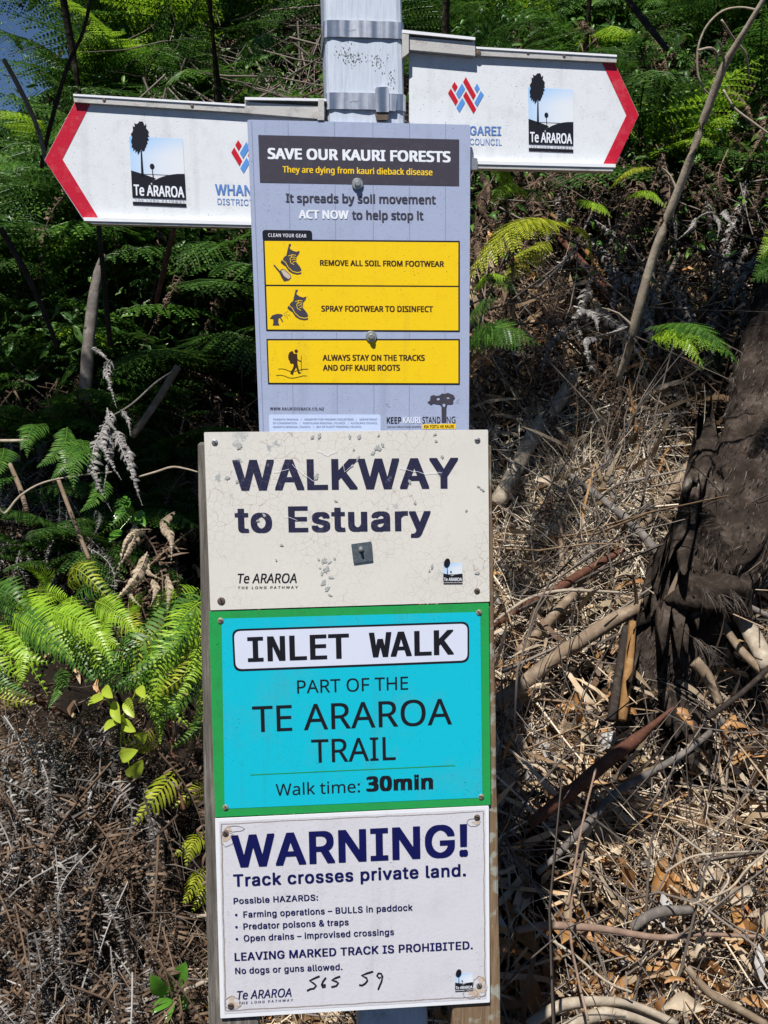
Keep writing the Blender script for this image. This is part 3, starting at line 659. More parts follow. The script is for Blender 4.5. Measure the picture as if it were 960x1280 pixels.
# lichen scar under the letters
def blob(cx, cy, r, seed, n=19):
    q = random.Random(seed); e, a0 = q.uniform(.45, 1), q.uniform(0, 3); out = []
    for k in range(n):
        a = 2 * math.pi * k / n; x, y = r * q.uniform(.45, 1.45) * math.cos(a) * 1.2, r * q.uniform(.45, 1.45) * math.sin(a) * e
        out.append((cx + x * math.cos(a0) - y * math.sin(a0), cy + x * math.sin(a0) + y * math.cos(a0)))
    return out
BL = [(405, 701, 4), (412, 703, 3), (408, 712, 4.5), (402, 717, 3), (414, 722, 3.5), (404, 728, 4), (409, 736, 3.6), (413, 744, 3), (400, 710, 2), (398, 699, 2.4), (418, 698, 2.2), (437, 545, 3), (442, 562, 2), (447, 573, 3.5), (440, 582, 2.6), (472, 560, 4), (478, 556, 3.4), (466, 566, 3), (399, 545, 4.5), (390, 546, 3), (449, 546, 3.2), (473, 544, 2.5), (299, 558, 4), (284, 597, 3.2), (296, 602, 2.4), (544, 543, 2.5), (545, 551, 2), (395, 596, 4), (420, 626, 3), (512, 602, 3), (553, 571, 2.5), (598, 608, 3), (603, 612, 3.4), (583, 638, 2), (540, 708, 3), (537, 713, 2), (597, 716, 3), (352, 681, 2.4), (519, 628, 2.6), (330, 644, 3.4), (322, 651, 2.2), (345, 700, 2)]
M['chip'] = paint('chip', (.42, .43, .42), .6, (.26, .28, .24), .9, 300)
patches('paint_chip', [blob(x, y, r * .8, i) for i, (x, y, r) in enumerate(BL)], WO + .00062, M['chip'], wr)
strokes('pale_scratch', [[(x + .6 * math.sin(x), y + .5 * math.cos(x * 3)) for x, y in [(a[0] * (1 - t) + b[0] * t, a[1] * (1 - t) + b[1] * t) for a, b in zip(s, s[1:]) for t in (0, .25, .5, .75)]] for s in ([(425, 567), (431, 590), (445, 578)], [(365, 580), (380, 594), (399, 605)], [(341, 590), (368, 586)], [(356, 645), (376, 652)], [(500, 585), (530, 592), (560, 590)], [(396, 563), (410, 569), (425, 562)])], .45, WO + .0010, M['ink_white'], wr)

# ---- inlet walk sign
ir = empty('trail_sign', onp(440, 1010, .0225), 'turquoise sign with green border reading INLET WALK part of the Te Araroa Trail', 'sign')
IO = .0242
panel('panel', [(261, 765), (611, 754), (613.3, 1006), (269, 1021.5)], IO, .0035, M['green_panel'], ir, 1.2)
panel('turquoise_field', [(277, 773.3), (600.3, 764.8), (603, 997), (280.8, 1011)], IO + .0003, 0, M['cyan_panel'], ir, 1)
panel('name_plate_border', [(289.8, 786.5), (586.5, 776.8), (586.5, 828), (292.3, 839.3)], IO + .0006, 0, M['ink_black'], ir, 10, 5)
panel('name_plate', [(292.3, 789), (584.3, 779.5), (584.3, 825.5), (294.7, 836.6)], IO + .0009, 0, M['plate_white'], ir, 8.5, 5)
text('INLET WALK', 309.9, 827.5, 567.4, 818, 31, IO + .0012, M['ink_black'], ir, 'mono', .022)
text('PART OF THE', 371.6, 866.8, 510.2, 861.9, 16.3, IO + .0006, M['ink_black'], ir, 'noto', .003)
text('TE ARAROA', 316, 915.3, 565, 905.3, 32.2, IO + .0006, M['ink_black'], ir, 'noto', .004)
text('TRAIL', 389.5, 953.6, 494.7, 949.8, 29, IO + .0006, M['ink_black'], ir, 'noto', .004)
polys('rule_line', line([(313, 968.6), (569, 956.8)], 1.1), IO + .0006, M['green_panel'], ir)
text('Walk time:', 344.8, 994.7, 450, 990.2, 14.6, IO + .0006, M['ink_black'], ir, 'noto', .003)
text('30min', 458, 989.5, 541.4, 986.6, 18.8, IO + .0006, M['ink_black'], ir, 'noto', .042, spc=1.05)
for x, y, a in ((275.7, 775.7, .4), (598.7, 765.6, .9), (281.8, 1009.3, 1.1), (601.6, 996, .2)): screw(x, y, IO + .0004, .0040, ir, M['brass'], a)

# ---- warning sign
ar = empty('warning_sign', onp(440, 1262, .0225), 'laminated white warning sign with navy lettering and brown stained corners', 'sign')
AO = .0246
panel('panel', [(268.8, 1023.5), (611, 1007.3), (612.3, 1253), (275.5, 1273)], AO, .003, M['warn_edge'], ar, 1.5)
panel('sheet', [(273.5, 1027), (606.5, 1011.5), (608.3, 1248.5), (280, 1267.5)], AO + .0003, 0, M['warn_face'], ar, 1)
wj = random.Random(5)
def wobble(a, b, n=22, j=.5):
    return [(a[0] + (b[0] - a[0]) * i / n + wj.uniform(-j, j), a[1] + (b[1] - a[1]) * i / n + wj.uniform(-j, j)) for i in range(n + 1)]
for a_, b_, t_ in (((276.5, 1030), (604.5, 1014.5), 1.0), ((604.5, 1014.5), (606.5, 1245.5), 1.3), ((606.5, 1245.5), (282, 1263.5), 1.3), ((282, 1263.5), (276.5, 1030), 1.8)): strokes('edge_crease', [wobble(a_, b_)], t_, AO + .0005, M['lam_line'], ar)
patches('stain', [blob(284, 1048, 6.5, 1, 16), blob(285, 1037, 4, 2), blob(290, 1252, 7, 3, 16), blob(293, 1256, 6, 4), blob(599, 1236, 8, 5, 16), blob(602, 1225, 4.5, 6), blob(592, 1242, 6, 7), blob(595, 1028, 4.5, 8), blob(281, 1046, 5, 9)], AO + .0006, M['stain'], ar)
def ring(cx, cy, rx, ry, seed, n=26):
    q = random.Random(seed); return [(cx + rx * (1 + q.uniform(-.12, .12)) * math.cos(2 * math.pi * k / n), cy + ry * (1 + q.uniform(-.12, .12)) * math.sin(2 * math.pi * k / n)) for k in range(n + 1)]
strokes('edge_crease', [p for p in (ring(284, 1049, 8, 9, 1), ring(293, 1036, 12, 3.4, 2), ring(592, 1028, 8, 5, 3), ring(600, 1234, 9, 13, 4), ring(291, 1254, 10, 8, 5), ring(588, 1242, 9, 6, 6))], .7, AO + .0008, M['lam_line'], ar)
T = lambda *a, **k: text(*a, ar, 'inter', **k)
A1 = AO + .0010
T('WARNING!', 290, 1084.8, 585, 1070.3, 40.5, A1, M['ink_navy'], bold=.025, spc=1.03)
T('Track crosses private land.', 291.7, 1108.3, 582.5, 1095, 15.3, A1, M['ink_navy'], bold=.022, spc=1.06)
T('Possible HAZARDS:', 292, 1130, 397.5, 1125.4, 7.6, A1, M['ink_navy'], bold=.020, spc=1.05)
T('Farming operations – BULLS in paddock', 304.2, 1147, 515.8, 1138, 7.9, A1, M['ink_navy'], bold=.020, spc=1.05)
T('Predator poisons & traps', 304.2, 1162, 435.8, 1156.3, 7.9, A1, M['ink_navy'], bold=.020, spc=1.05)
T('Open drains – improvised crossings', 304.6, 1176.8, 492.5, 1168.6, 7.9, A1, M['ink_navy'], bold=.020, spc=1.05)
T('LEAVING MARKED TRACK IS PROHIBITED.', 293.3, 1201.2, 591, 1186.3, 10.2, A1, M['ink_navy'], bold=.024, spc=1.04)
T('No dogs or guns allowed.', 294, 1217.6, 428, 1212.3, 8, A1, M['ink_navy'], bold=.020, spc=1.05)
polys('bullet', [circ(295.2, 1143.6, 1.6), circ(295.5, 1158.8, 1.6), circ(296, 1173.8, 1.6)], A1, M['ink_navy'], ar)
text('Te ARAROA', 295, 1249.6, 364.5, 1245.7, 10.8, A1, M['ink_navy'], ar, 'noto', .010, ital=.16)
text('THE LONG PATHWAY', 298, 1255.4, 366, 1251.4, 3, A1, M['ink_navy'], ar, 'inter', .01, ital=.15, spc=1.4)
araroa_logo([(568.9, 1216.8), (590.8, 1216), (591.4, 1238.6), (568.9, 1240)], AO + .0007, ar, True)
HS = [[(218, 148), (170, 168), (125, 190), (160, 212), (186, 236), (165, 262), (130, 268), (100, 284)], [(276, 162), (250, 195), (236, 230), (245, 252), (268, 248), (270, 228), (242, 232)], [(408, 150), (365, 165), (330, 185), (372, 198), (390, 212), (372, 238), (325, 250)], [(712, 105), (655, 122), (605, 142), (650, 165), (660, 188), (640, 215), (610, 234), (582, 230)], [(797, 150), (785, 124), (760, 122), (746, 145), (768, 168), (800, 146), (788, 200), (768, 246), (757, 274)]]
strokes('handwriting', [crop(s, 7.385, 370, 1200) for s in HS], 15.5 / 7.385, A1 + .0001, M['ink_black'], ar)
screw(281.7, 1041.7, A1, .0042, ar, M['rust'], .8); screw(596.3, 1021.7, A1, .0042, ar, M['rust'], .3)
screw(599, 1232, A1, .0042, ar, M['steel_worn'], 1.1); screw(288.5, 1257.5, A1, .0045, ar, M['rust'], .2)

# ================================================================== VEGETATION TEMPLATES
def leaflet(V, Q, p, d, s, L, W, bend, up=Vector((0, 0, 1)), cup=.15):
    """small pointed leaflet of three quads from p along d"""
    b = len(V); t1 = p + d * L * .35 + up * bend * L * .10; t2 = p + d * L * .75 - up * bend * L * .12; t3 = p + d * L - up * bend * L * .40
    for c, w_ in ((p, .55), (t1, 1.0), (t2, .72), (t3, .08)): V += [c + s * W * w_ * .5, c - s * W * w_ * .5]
    Q += [(b, b + 2, b + 3, b + 1), (b + 2, b + 4, b + 5, b + 3), (b + 4, b + 6, b + 7, b + 5)]
def rachis(V, Q, pts, r0, r1):
    b = len(V); n = len(pts)
    for i, p in enumerate(pts):
        d = (pts[min(n - 1, i + 1)] - pts[max(0, i - 1)]).normalized(); X, Y, Z = frame3(d, Vector((0, 0, 1))); r = r0 + (r1 - r0) * i / (n - 1)
        for k in range(3): a = 2.094 * k + .5; V.append(p + (Y * math.cos(a) + Z * math.sin(a)) * r)
    for i in range(n - 1):
        for k in range(3): a = b + i * 3 + k; c = b + i * 3 + (k + 1) % 3; Q.append((a, c, c + 3, a + 3))
def prof(t): return (min(1, t / .18) ** .6) * (1 - t ** 2.2) * .96 + .04
def comb(n=24, wid=.20, lw=.03, arch=.10, side=.0, droop=.25, curl=0.0, seed=1, jit=.12, ang=75):
    """simple pinnate blade, base at the origin and tip at (1,0,0)"""
    q = random.Random(seed); V, Q = [], []
    def ax(t): return Vector((t, side * math.sin(math.pi * t), arch * math.sin(math.pi * t)))
    rachis(V, Q, [ax(i / 10) for i in range(11)], .008, .002)
    for i in range(n):
        t = .04 + .95 * i / (n - 1) if n > 1 else .5
        p = ax(t); tan = (ax(min(1, t + .02)) - ax(max(0, t - .02))).normalized(); X, Y, Z = frame3(tan, Vector((0, 0, 1)))
        for sg in (1, -1):
            if q.random() < curl * .12: continue
            a = R(ang - 25 * t + q.uniform(-1, 1) * 60 * jit); L = wid * prof(t) * q.uniform(1 - jit, 1 + jit)
            d = X * math.cos(a) + Y * sg * math.sin(a) - Z * (droop + curl * q.uniform(-.6, 1.3)); d.normalize()
            s = (X - d * X.dot(d)).normalized(); u = d.cross(s) * (1 if sg > 0 else -1)
            if u.z < 0: u = -u
            leaflet(V, Q, p, d, s, L, lw * (.6 + .4 * prof(t)), .5 + curl * q.uniform(0, 2.4), u)
    return V, Q
def bipinnate(n=17, m=11, wid=.30, arch=.12, droop=.15, seed=1, curl=0.0):
    q = random.Random(seed); V, Q = [], []
    def ax(t): return Vector((t, 0, arch * math.sin(math.pi * min(1, t * 1.0))))
    rachis(V, Q, [ax(i / 8) for i in range(9)], .007, .002)
    for i in range(n):
        t = .10 + .88 * i / (n - 1); p = ax(t); X, Y, Z = frame3((ax(min(1, t + .02)) - ax(t - .02)), Vector((0, 0, 1)))
        tt = (t - .1) / .88; pl = wid * (min(1, .55 + tt * 2.2)) * (1 - tt ** 1.8) + .02
        for sg in (1, -1):
            if q.random() < .05 + curl * .15: continue
            a = R(72 - 28 * tt + q.uniform(-7, 7)); dr = droop + q.uniform(-.08, .14) + curl * q.uniform(-.3, 1.2)
            d = (X * math.cos(a) + Y * sg * math.sin(a) - Z * dr).normalized(); mm = max(4, int(m * pl / wid + 2))
            s = (X - d * X.dot(d)).normalized(); u = d.cross(s)
            if u.z < 0: u = -u
            rachis(V, Q, [p, p + d * pl * .5 + u * .006, p + d * pl - u * (.01 + curl * .05)], .0030, .0010)
            for j in range(mm):
                f = .06 + .92 * j / (mm - 1); pp = p + d * pl * f - u * pl * .10 * f * f * (1 + curl * 3); ll = pl * .27 * (1 - .80 * f ** 1.6)
                for sg2 in (1, -1):
                    dd = (s * sg2 * .93 + d * .38 - u * (.12 + curl * q.uniform(-.5, .9))).normalized(); s2_ = (d - dd * d.dot(dd)).normalized()
                    b = len(V); w_ = pl / mm * .40; e = pp + dd * ll; mid = pp + dd * ll * .45 + u * ll * .08
                    V += [pp - s2_ * w_ * .4, mid - s2_ * w_, e - u * ll * .1, mid + s2_ * w_]
                    Q += [(b, b + 1, b + 2, b + 3)]
    return V, Q
def template(name, VQ, mat):
    V, Q = VQ; me = np_mesh(name, [v[:] for v in V], Q); me.materials.append(mat); return me
def arr(VQ): return np.array([v[:] for v in VQ[0]]), np.array(VQ[1])
CB = [comb(n_, w_, .026, a, s, d_, c_, k, .14) for k, (a, s, n_, w_, d_, c_) in enumerate(((.10, .04, 27, .185, .15, 0), (.20, -.08, 24, .21, .35, .15), (.06, .10, 29, .16, .2, .05), (.26, .14, 22, .20, .5, .25), (.14, -.14, 26, .17, .1, .1)))]
CW = [comb(15, .34, .050, a, s, .30, 0, 10 + k) for k, (a, s) in enumerate(((.15, .05), (.22, -.08)))]
CD = [comb(n_ + 14, w_ * .62, .017, a, s, .8, cu, 20 + k, .5) for k, (a, s, n_, w_, cu) in enumerate(((.16, .10, 22, .15, 1.6), (.30, -.22, 26, .11, 2.2), (.10, .30, 18, .18, 2.0), (.26, .05, 24, .12, 1.3), (.35, -.35, 20, .10, 2.4), (.05, .18, 16, .20, 1.8)))]
CS = [comb(28, .10, .040, a, s, .7, 1.1, 90 + k, .3) for k, (a, s) in enumerate(((.16, .04), (.22, -.07), (.1, .09)))]
CK = [comb(17, .13, .075, a, s, .75, .35, 70 + k, .12, 60) for k, (a, s) in enumerate(((.16, .08), (.22, -.12)))]
BP = [bipinnate(17, 11, .30, a, d, 30 + k) for k, (a, d) in enumerate(((.16, .12), (.24, .25), (.10, .18)))]
BD = [bipinnate(14, 9, .20, .2, .6, 40 + k, 1.0) for k in range(2)]
ME = {}
def mesh_of(key, k, mat):
    kk = (key, k % len(TS[key]), mat)
    if kk not in ME: ME[kk] = template('frond', TS[key][k % len(TS[key])], M[mat])
    return ME[kk]
TS = {'comb': CB, 'wide': CW, 'dead': CD, 'curl': CK, 'silver': CS, 'lacy': BP, 'deadlacy': BD}
def mat_to(A, B, up, scale_w=1.0):
    X, Y, Z = frame3(B - A, up); L = (B - A).length
    return Matrix(((X.x * L, Y.x * L * scale_w, Z.x * L, A.x), (X.y * L, Y.y * L * scale_w, Z.y * L, A.y), (X.z * L, Y.z * L * scale_w, Z.z * L, A.z), (0, 0, 0, 1)))
def frond(parent, A, B, key, k, mat, up=Vector((0, -.5, 1)), sw=1.0, name='frond'):
    o = bpy.data.objects.new(name, mesh_of(key, k, mat)); COL.objects.link(o); o.parent = parent
    m = mat_to(A, B, up, sw); m.translation = A - parent.location; o.matrix_local = m; return o
TO_CAM = Vector((0, -1, .35))
def px_fern(name, label, cat, lst, key, mat, group=None, up=TO_CAM, base=None):
    """fern whose fronds are (base px, tip px, depth base, depth tip[, width])"""
    A0 = at(lst[0][0][0], lst[0][0][1], lst[0][2])
    root = empty(name, A0 if base is None else base, label, cat, group)
    for k, f in enumerate(lst):
        A = at(*f[0], f[2]); B = at(*f[1], f[3]); frond(root, A, B, key, k, (mat if k % 3 or mat != 'fern_bright' else 'fern_mid') if k % 7 != 6 or mat != 'fern_bright' else 'fern_yellow', up + Vector((rng.uniform(-.3, .3), 0, rng.uniform(-.2, .2))), f[4] if len(f) > 4 else 1.0)
    return root
def crown_fern(loc, n, L, key, mats, label, cat='fern', group=None, elev=(15, 60), sw=1.0, lean=Vector((0, -.4, 0)), name='fern', trunk=0.0, az=None, hang=0.0):
    root = empty(name, loc, label, cat, group); top = loc + Vector((0, 0, trunk))
    if trunk > 0: tube_obj('trunk', [(loc - Vector((0, 0, .1)), .055), (loc + Vector((.02, 0, trunk * .5)), .05), (top, .06)], M['bark'], root, 9, .01)
    for i in range(n):
        a = (az[0] + (az[1] - az[0]) * (i + rng.random()) / n) if az else 2 * math.pi * (i + rng.uniform(-.3, .3)) / n; e = R(rng.uniform(*elev)); l = L * rng.uniform(.7, 1.1)
        d = Vector((math.cos(a) * math.cos(e), math.sin(a) * math.cos(e), math.sin(e))) + lean * rng.random(); d.z -= hang * rng.random(); d.normalize()
        frond(root, top, top + d * l, key, rng.randrange(9), rng.choice(mats), Vector((rng.uniform(-.2, .2), rng.uniform(-.2, .2), 1)), sw * rng.uniform(.85, 1.15))
    return root
# tubes, sticks, trunks
def tube_geo(pts, sides=7, rough=0.0, seed=0, sub=4):
    """pts: (Vector, radius); smoothed and slightly knotted tube"""
    P = []; n = len(pts)
    for i in range(n - 1):
        p0, p1, p2, p3 = pts[max(0, i - 1)][0], pts[i][0], pts[i + 1][0], pts[min(n - 1, i + 2)][0]
        for k in range(sub):
            t = k / sub; c = .5 * ((2 * p1) + (p2 - p0) * t + (2 * p0 - 5 * p1 + 4 * p2 - p3) * t * t + (3 * p1 - p0 - 3 * p2 + p3) * t ** 3)
            P.append((c, pts[i][1] * (1 - t) + pts[i + 1][1] * t))
    P.append(pts[-1]); V, Q = [], []; X0 = None
    for i, (c, r) in enumerate(P):
        d = (P[min(len(P) - 1, i + 1)][0] - P[max(0, i - 1)][0]); X, Y, Z = frame3(d, Vector((.1, -.3, 1)) if abs(d.normalized().z) < .9 else Vector((0, -1, .1)))
        for k in range(sides):
            a = 2 * math.pi * k / sides; u = Y * math.cos(a) + Z * math.sin(a)
            rr2 = r * (1 + rough * noise.noise(Vector((c.x * 9 + seed, k * 1.3, c.z * 9)) * 1.0) * 2 + rough * .6 * noise.noise((c + u * r) * 38))
            V.append(c + u * rr2)
    for i in range(len(P) - 1):
        for k in range(sides): a = i * sides + k; b = i * sides + (k + 1) % sides; Q.append((a, b, b + sides, a + sides))
    return V, Q, len(P)
def tube_obj(name, pts, mat, parent=None, sides=7, rough=.1, smooth=True, sub=4):
    V, Q, n = tube_geo(pts, sides, rough, len(bpy.data.objects), sub)
    Fs = Q + [tuple(range(sides))[::-1], tuple(range((n - 1) * sides, n * sides))]
    return from_pts(name, V, Fs, mat, parent, smooth)
def stick(name, label, cat, pts, mat, lift=(.03, .03), group=None, side_twigs=0, absd=None, flat=1.0):
    """pts: (px, py, radius px) laid on the bank, or at absolute depths absd"""
    P = []
    for i, (x, y, r) in enumerate(pts):
        t = i / (len(pts) - 1)
        c = at(x, y, absd[0] * (1 - t) + absd[1] * t) if absd else onbank(x, y, .05 + lift[0] * (1 - t) + lift[1] * t)
        P.append((c, r * c.y / F))
    o = tube_obj(name, P, M[mat], None, 8, .10); tag(o, label, cat, group)
    bo = P[0][0]; o.data.transform(Matrix.Translation(-bo)); o.location = bo
    for k in range(side_twigs):
        i = rng.randrange(1, len(P)); a = P[i][0].lerp(P[i - 1][0], rng.random()); d = Vector((rng.uniform(-1, 1), rng.uniform(-.6, .1), rng.uniform(-.4, 1))).normalized(); l = rng.uniform(.04, .13)
        from_t = tube_geo([(a, P[i][1] * .4), (a + d * l * .5 + Vector((0, 0, .01)), P[i][1] * .25), (a + d * l, P[i][1] * .1)], 5, .1, k, 2)
        from_pts('side_twig', from_t[0], from_t[1], M[mat], o, True)
    return o
print('templates ok')

# ================================================================== BIG DARK TRUNK, RIGHT
def TPt(x, y, r, lift): return (x, y, r, onbank(x, y, lift).y)
TP = [TPt(1060, 240, 62, .55), TPt(1025, 350, 62, .50), TPt(994, 450, 62, .44), TPt(966, 540, 62, .38), TPt(940, 620, 60, .32), TPt(908, 690, 58, .26), TPt(870, 745, 54, .20), TPt(838, 795, 46, .14), TPt(812, 850, 40, .07), TPt(795, 910, 40, -.02), TPt(785, 960, 40, -.10)]
tr = empty('tree', onbank(800, 905, 0), 'thick dark leaning tree trunk with shaggy bark at the right edge', 'tree')
def trunk_mesh(pts, sides, name, parent, mat, big=.16, fine=.06, sub=9):
    V, Q, n = tube_geo([(at(x, y, d), r * d / F) for x, y, r, d in pts], sides, 0, 1, sub)
    W = []
    for i, v in enumerate(V):
        c = sum((V[(i // sides) * sides + k] for k in range(0, sides, sides // 4)), Vector()) / 4; u = (v - c); r = u.length; u.normalize()
        a = math.atan2(u.z, u.x)
        g_ = noise.noise(Vector((a * 1.6, (i // sides) * .06, 2))) * big * 1.5 + noise.fractal(v * 12, 1, 2, 4) * big * .9 + noise.noise(v * 45) * fine * 2.0 + noise.noise(v * 110) * fine * .8 + abs(noise.noise(v * 16)) * -.07 + abs(noise.noise(Vector((a * 4.5, (i // sides) * .09, 5)))) * -.20 + .04
        W.append(v + u * r * g_)
    return from_pts(name, W, Q + [tuple(range(sides))[::-1], tuple(range((n - 1) * sides, n * sides))], mat, parent, True), W
tk, TW = trunk_mesh(TP, 72, 'trunk', tr, M['bark'])
trunk_mesh([TPt(868, 738, 26, .30), TPt(892, 744, 26, .36), TPt(915, 752, 20, .36), TPt(935, 772, 9, .3)], 28, 'knot', tr, M['bark'], .5, .14, 6)
for L in ([TPt(880, 600, 24, .40), TPt(868, 680, 30, .36), TPt(845, 745, 30, .30), TPt(812, 800, 26, .2), TPt(790, 870, 18, .08), TPt(775, 940, 14, -.05)],
          [TPt(840, 790, 20, .18), TPt(790, 820, 15, .12), TPt(750, 850, 10, .05), TPt(700, 890, 7, -.03)], [TPt(820, 850, 22, .12), TPt(850, 880, 14, .08), TPt(890, 900, 9, .0), TPt(920, 930, 8, -.05)],
          [TPt(905, 720, 22, .26), TPt(930, 780, 16, .2), TPt(950, 840, 12, .1), TPt(980, 900, 10, -.05)]): trunk_mesh(L, 26, 'root', tr, M['bark'], .5, .14, 8)
# shaggy fibres on the trunk
tb = arr(([Vector(p) for p in ((0, -.5, 0), (.35, -.5, .25), (.7, -.3, .3), (1, -.05, .2), (0, .5, 0), (.35, .5, .25), (.7, .3, .3), (1, .05, .2))], [(0, 1, 5, 4), (1, 2, 6, 5), (2, 3, 7, 6)]))
def fibres(pts, K, lo, hi, wd, name, parent, mat, down=Vector((-.5, -.1, -1)), spreadv=.5):
    ms = np.zeros((K, 3, 4)); off = base_of(parent) if parent else Vector()
    for k in range(K):
        p = pts[rng.randrange(len(pts))] + Vector((rng.uniform(-.006, .006), -.001, rng.uniform(-.006, .006)))
        d = (down.normalized() + Vector((rng.uniform(-1, 1), rng.uniform(-.8, .2), rng.uniform(-1, 1))) * spreadv).normalized(); L = rng.uniform(lo, hi)
        X, Y, Z = frame3(d, Vector((0, -1, .2))); wv = wd * rng.uniform(.6, 1.5); p = p - off
        ms[k] = [[X.x * L, Y.x * wv, Z.x * L, p.x], [X.y * L, Y.y * wv, Z.y * L, p.y], [X.z * L, Y.z * wv, Z.z * L, p.z]]
    V, Q = spread(*tb, ms); o = link(name, np_mesh(name, V, Q), M[mat], parent); o['kind'] = 'stuff'; return o
fibres(TW, 9000, .006, .022, .0022, 'bark_fibre', tr, 'fibre', spreadv=.35)
fibres([TW[i_] for i_ in range(len(TW)) if noise.noise(TW[i_] * 9) > .2], 1500, .008, .03, .002, 'bark_flake', tr, 'fibre', spreadv=.35)
fibres([at(x, y, 2.05) for x, y in ((880, 735), (900, 745), (915, 740), (870, 800), (885, 810))], 120, .02, .06, .0009, 'hanging_fibre', tr, 'fibre', Vector((.5, -.2, -1)), .6)

# ================================================================== LITTER
lv = []
for sd, (cl, wd) in enumerate(((.25, .36), (-.2, .28), (.5, .42), (.1, .22))):
    V, Q = [], []; q = random.Random(sd)
    for i in range(6):
        t = i / 5; wv = wd * (math.sin(math.pi * min(1, t * .96 + .03)) ** .8 + .02) * .5; zc = cl * math.sin(math.pi * t * .9) * .6 + .05 * math.sin(9 * t + sd); yc = .06 * math.sin(4 * t + sd * 2)
        V += [Vector((t, yc - wv, zc + wv * .55 + q.uniform(-.02, .02))), Vector((t, yc, zc)), Vector((t, yc + wv, zc + wv * .55 + q.uniform(-.02, .03)))]
    for i in range(5):
        for k in (0, 1): a = i * 3 + k; Q.append((a, a + 3, a + 4, a + 1))
    lv.append((V, Q))
LV = [arr(l) for l in lv]
def bank_pts(n, x0, x1, y0, y1, wfun=None):
    """random points on the bank seen inside a rectangle of the photo, nearer points as likely as far ones"""
    out = []
    while len(out) < n:
        x, y = rng.uniform(x0, x1), rng.uniform(y0, y1)
        if wfun and rng.random() > wfun(x, y): continue
        out.append((x, y))
    return out
def scatter_world(n, X0, X1, Y0, Y1, lift=(0, .03), wfun=None):
    out = []
    while len(out) < n:
        x, y = rng.uniform(X0, X1), rng.uniform(Y0, Y1)
        if wfun and rng.random() > wfun(x, y): continue
        out.append(Vector((x, y, hz(x, y) + rng.uniform(*lift))))
    return out
def place_arr(tmps, pts, size, name, mat, kindv, flatness=.6, nrm=Vector((0, -.7, .7)), align=None, parent=None, label=None, cat=None, wide=1.0):
    groups = [[] for _ in tmps]
    for p in pts:
        s = rng.uniform(*size); u = (nrm + Vector((rng.uniform(-1, 1), rng.uniform(-1, 1), rng.uniform(-1, 1))) * flatness).normalized()
        d = Vector((rng.uniform(-1, 1), rng.uniform(-1, 1), rng.uniform(-1, 1)))
        if align: d = align + d * .55
        d = (d - u * d.dot(u)); X, Y, Z = frame3(d, u)
        groups[rng.randrange(len(tmps))].append([[X.x * s, Y.x * s * wide, Z.x * s, p.x], [X.y * s, Y.y * s * wide, Z.y * s, p.y], [X.z * s, Y.z * s * wide, Z.z * s, p.z]])
    V, Q = join([spread(*t, np.array(g_)) for t, g_ in zip(tmps, groups) if g_])
    o = link(name, np_mesh(name, V, Q), M[mat], parent); tag(o, label, cat, kind=kindv); return o
tw = []
for sd in range(4):
    q = random.Random(sd + 60); P = [(Vector((t, q.uniform(-.05, .05) if 0 < t < 1 else 0, q.uniform(-.05, .05) if 0 < t < 1 else 0)), .010 * (1 - .6 * t)) for t in (0, .33, .66, 1)]
    V, Q = [], []
    rachis(V, Q, [p[0] for p in P], .009, .003); tw.append(arr((V, Q)))
# dense pile of small curved stems
cv = []
for sd in range(3):
    q = random.Random(sd + 80); V, Q = [], []; k_ = q.uniform(.25, .5)
    rachis(V, Q, [Vector((t, k_ * math.sin(t * 2.6) * .5, .1 * math.sin(t * 5))) for t in (0, .2, .4, .6, .8, 1)], .006, .0025); cv.append(arr((V, Q)))
def right_w(x, y):           # most litter on the right bank, less in the ferny left
    g_ = noise.noise(Vector((x * 3.2, y * 3.2, 8))) + .6 * noise.noise(Vector((x * 8, y * 8, 3))); gap = 1.0 if g_ > .05 else .30 if g_ > -.12 else .06
    if x > .12: return gap * (1.0 if y < 2.9 else .6 if y < 3.1 else .12)
    return gap * (.8 if y < 2.1 else .03)
LB = 'litter of dead leaves covering the bank'
place_arr(LV, scatter_world(3500, -3.2, -1.3, 1.65, 4.2, (0, .05)) + scatter_world(3500, 1.75, 3.2, 1.65, 4.2, (0, .05)), (.03, .08), 'leaf_litter', 'litter', 'stuff', 1.1, label='dry leaf litter on the bank beyond the sides of the picture', cat='leaf litter')
place_arr(tw, scatter_world(1500, -3.2, -1.3, 1.65, 4.2, (0, .08)) + scatter_world(1500, 1.75, 3.2, 1.65, 4.2, (0, .08)), (.08, .3), 'twig_litter', 'straw', 'stuff', .9, label='twigs on the bank beyond the sides of the picture', cat='twigs')
place_arr(LV, scatter_world(17000, -1.3, 1.75, 1.65, 3.9, (0, .05), right_w), (.02, .07), 'leaf_litter', 'litter', 'stuff', 1.1, label='dry brown and tan leaf litter covering the bank', cat='leaf litter')
place_arr(LV, scatter_world(700, .1, 1.4, 1.6, 2.7, (.02, .07), right_w), (.03, .075), 'leaf_litter', 'leaf_grey', 'stuff', 1.1, label='grey curled dead leaves among the twigs at the right', cat='leaf litter')
place_arr(LV, scatter_world(1500, .1, 1.4, 1.6, 2.6, (.02, .07), right_w), (.03, .095), 'leaf_litter', 'leaf_pale', 'stuff', 1.1, label='larger pale tan dead leaves lying among the twigs at the right', cat='leaf litter')
place_arr(LV, scatter_world(500, .1, 1.2, 1.6, 2.1, (.03, .08)) + scatter_world(420, .1, 1.4, 1.6, 2.5, (.02, .07), right_w), (.035, .10), 'leaf_litter', 'leaf_orange', 'stuff', 1.1, label='scattered orange brown dead leaves among the twigs at the right', cat='leaf litter')
place_arr(tw, scatter_world(9000, -1.3, 1.75, 1.65, 3.9, (.01, .08), right_w), (.05, .24), 'twig_litter', 'straw', 'stuff', .9, label='tangle of pale straw coloured twigs on the bank', cat='twigs', wide=1.2)
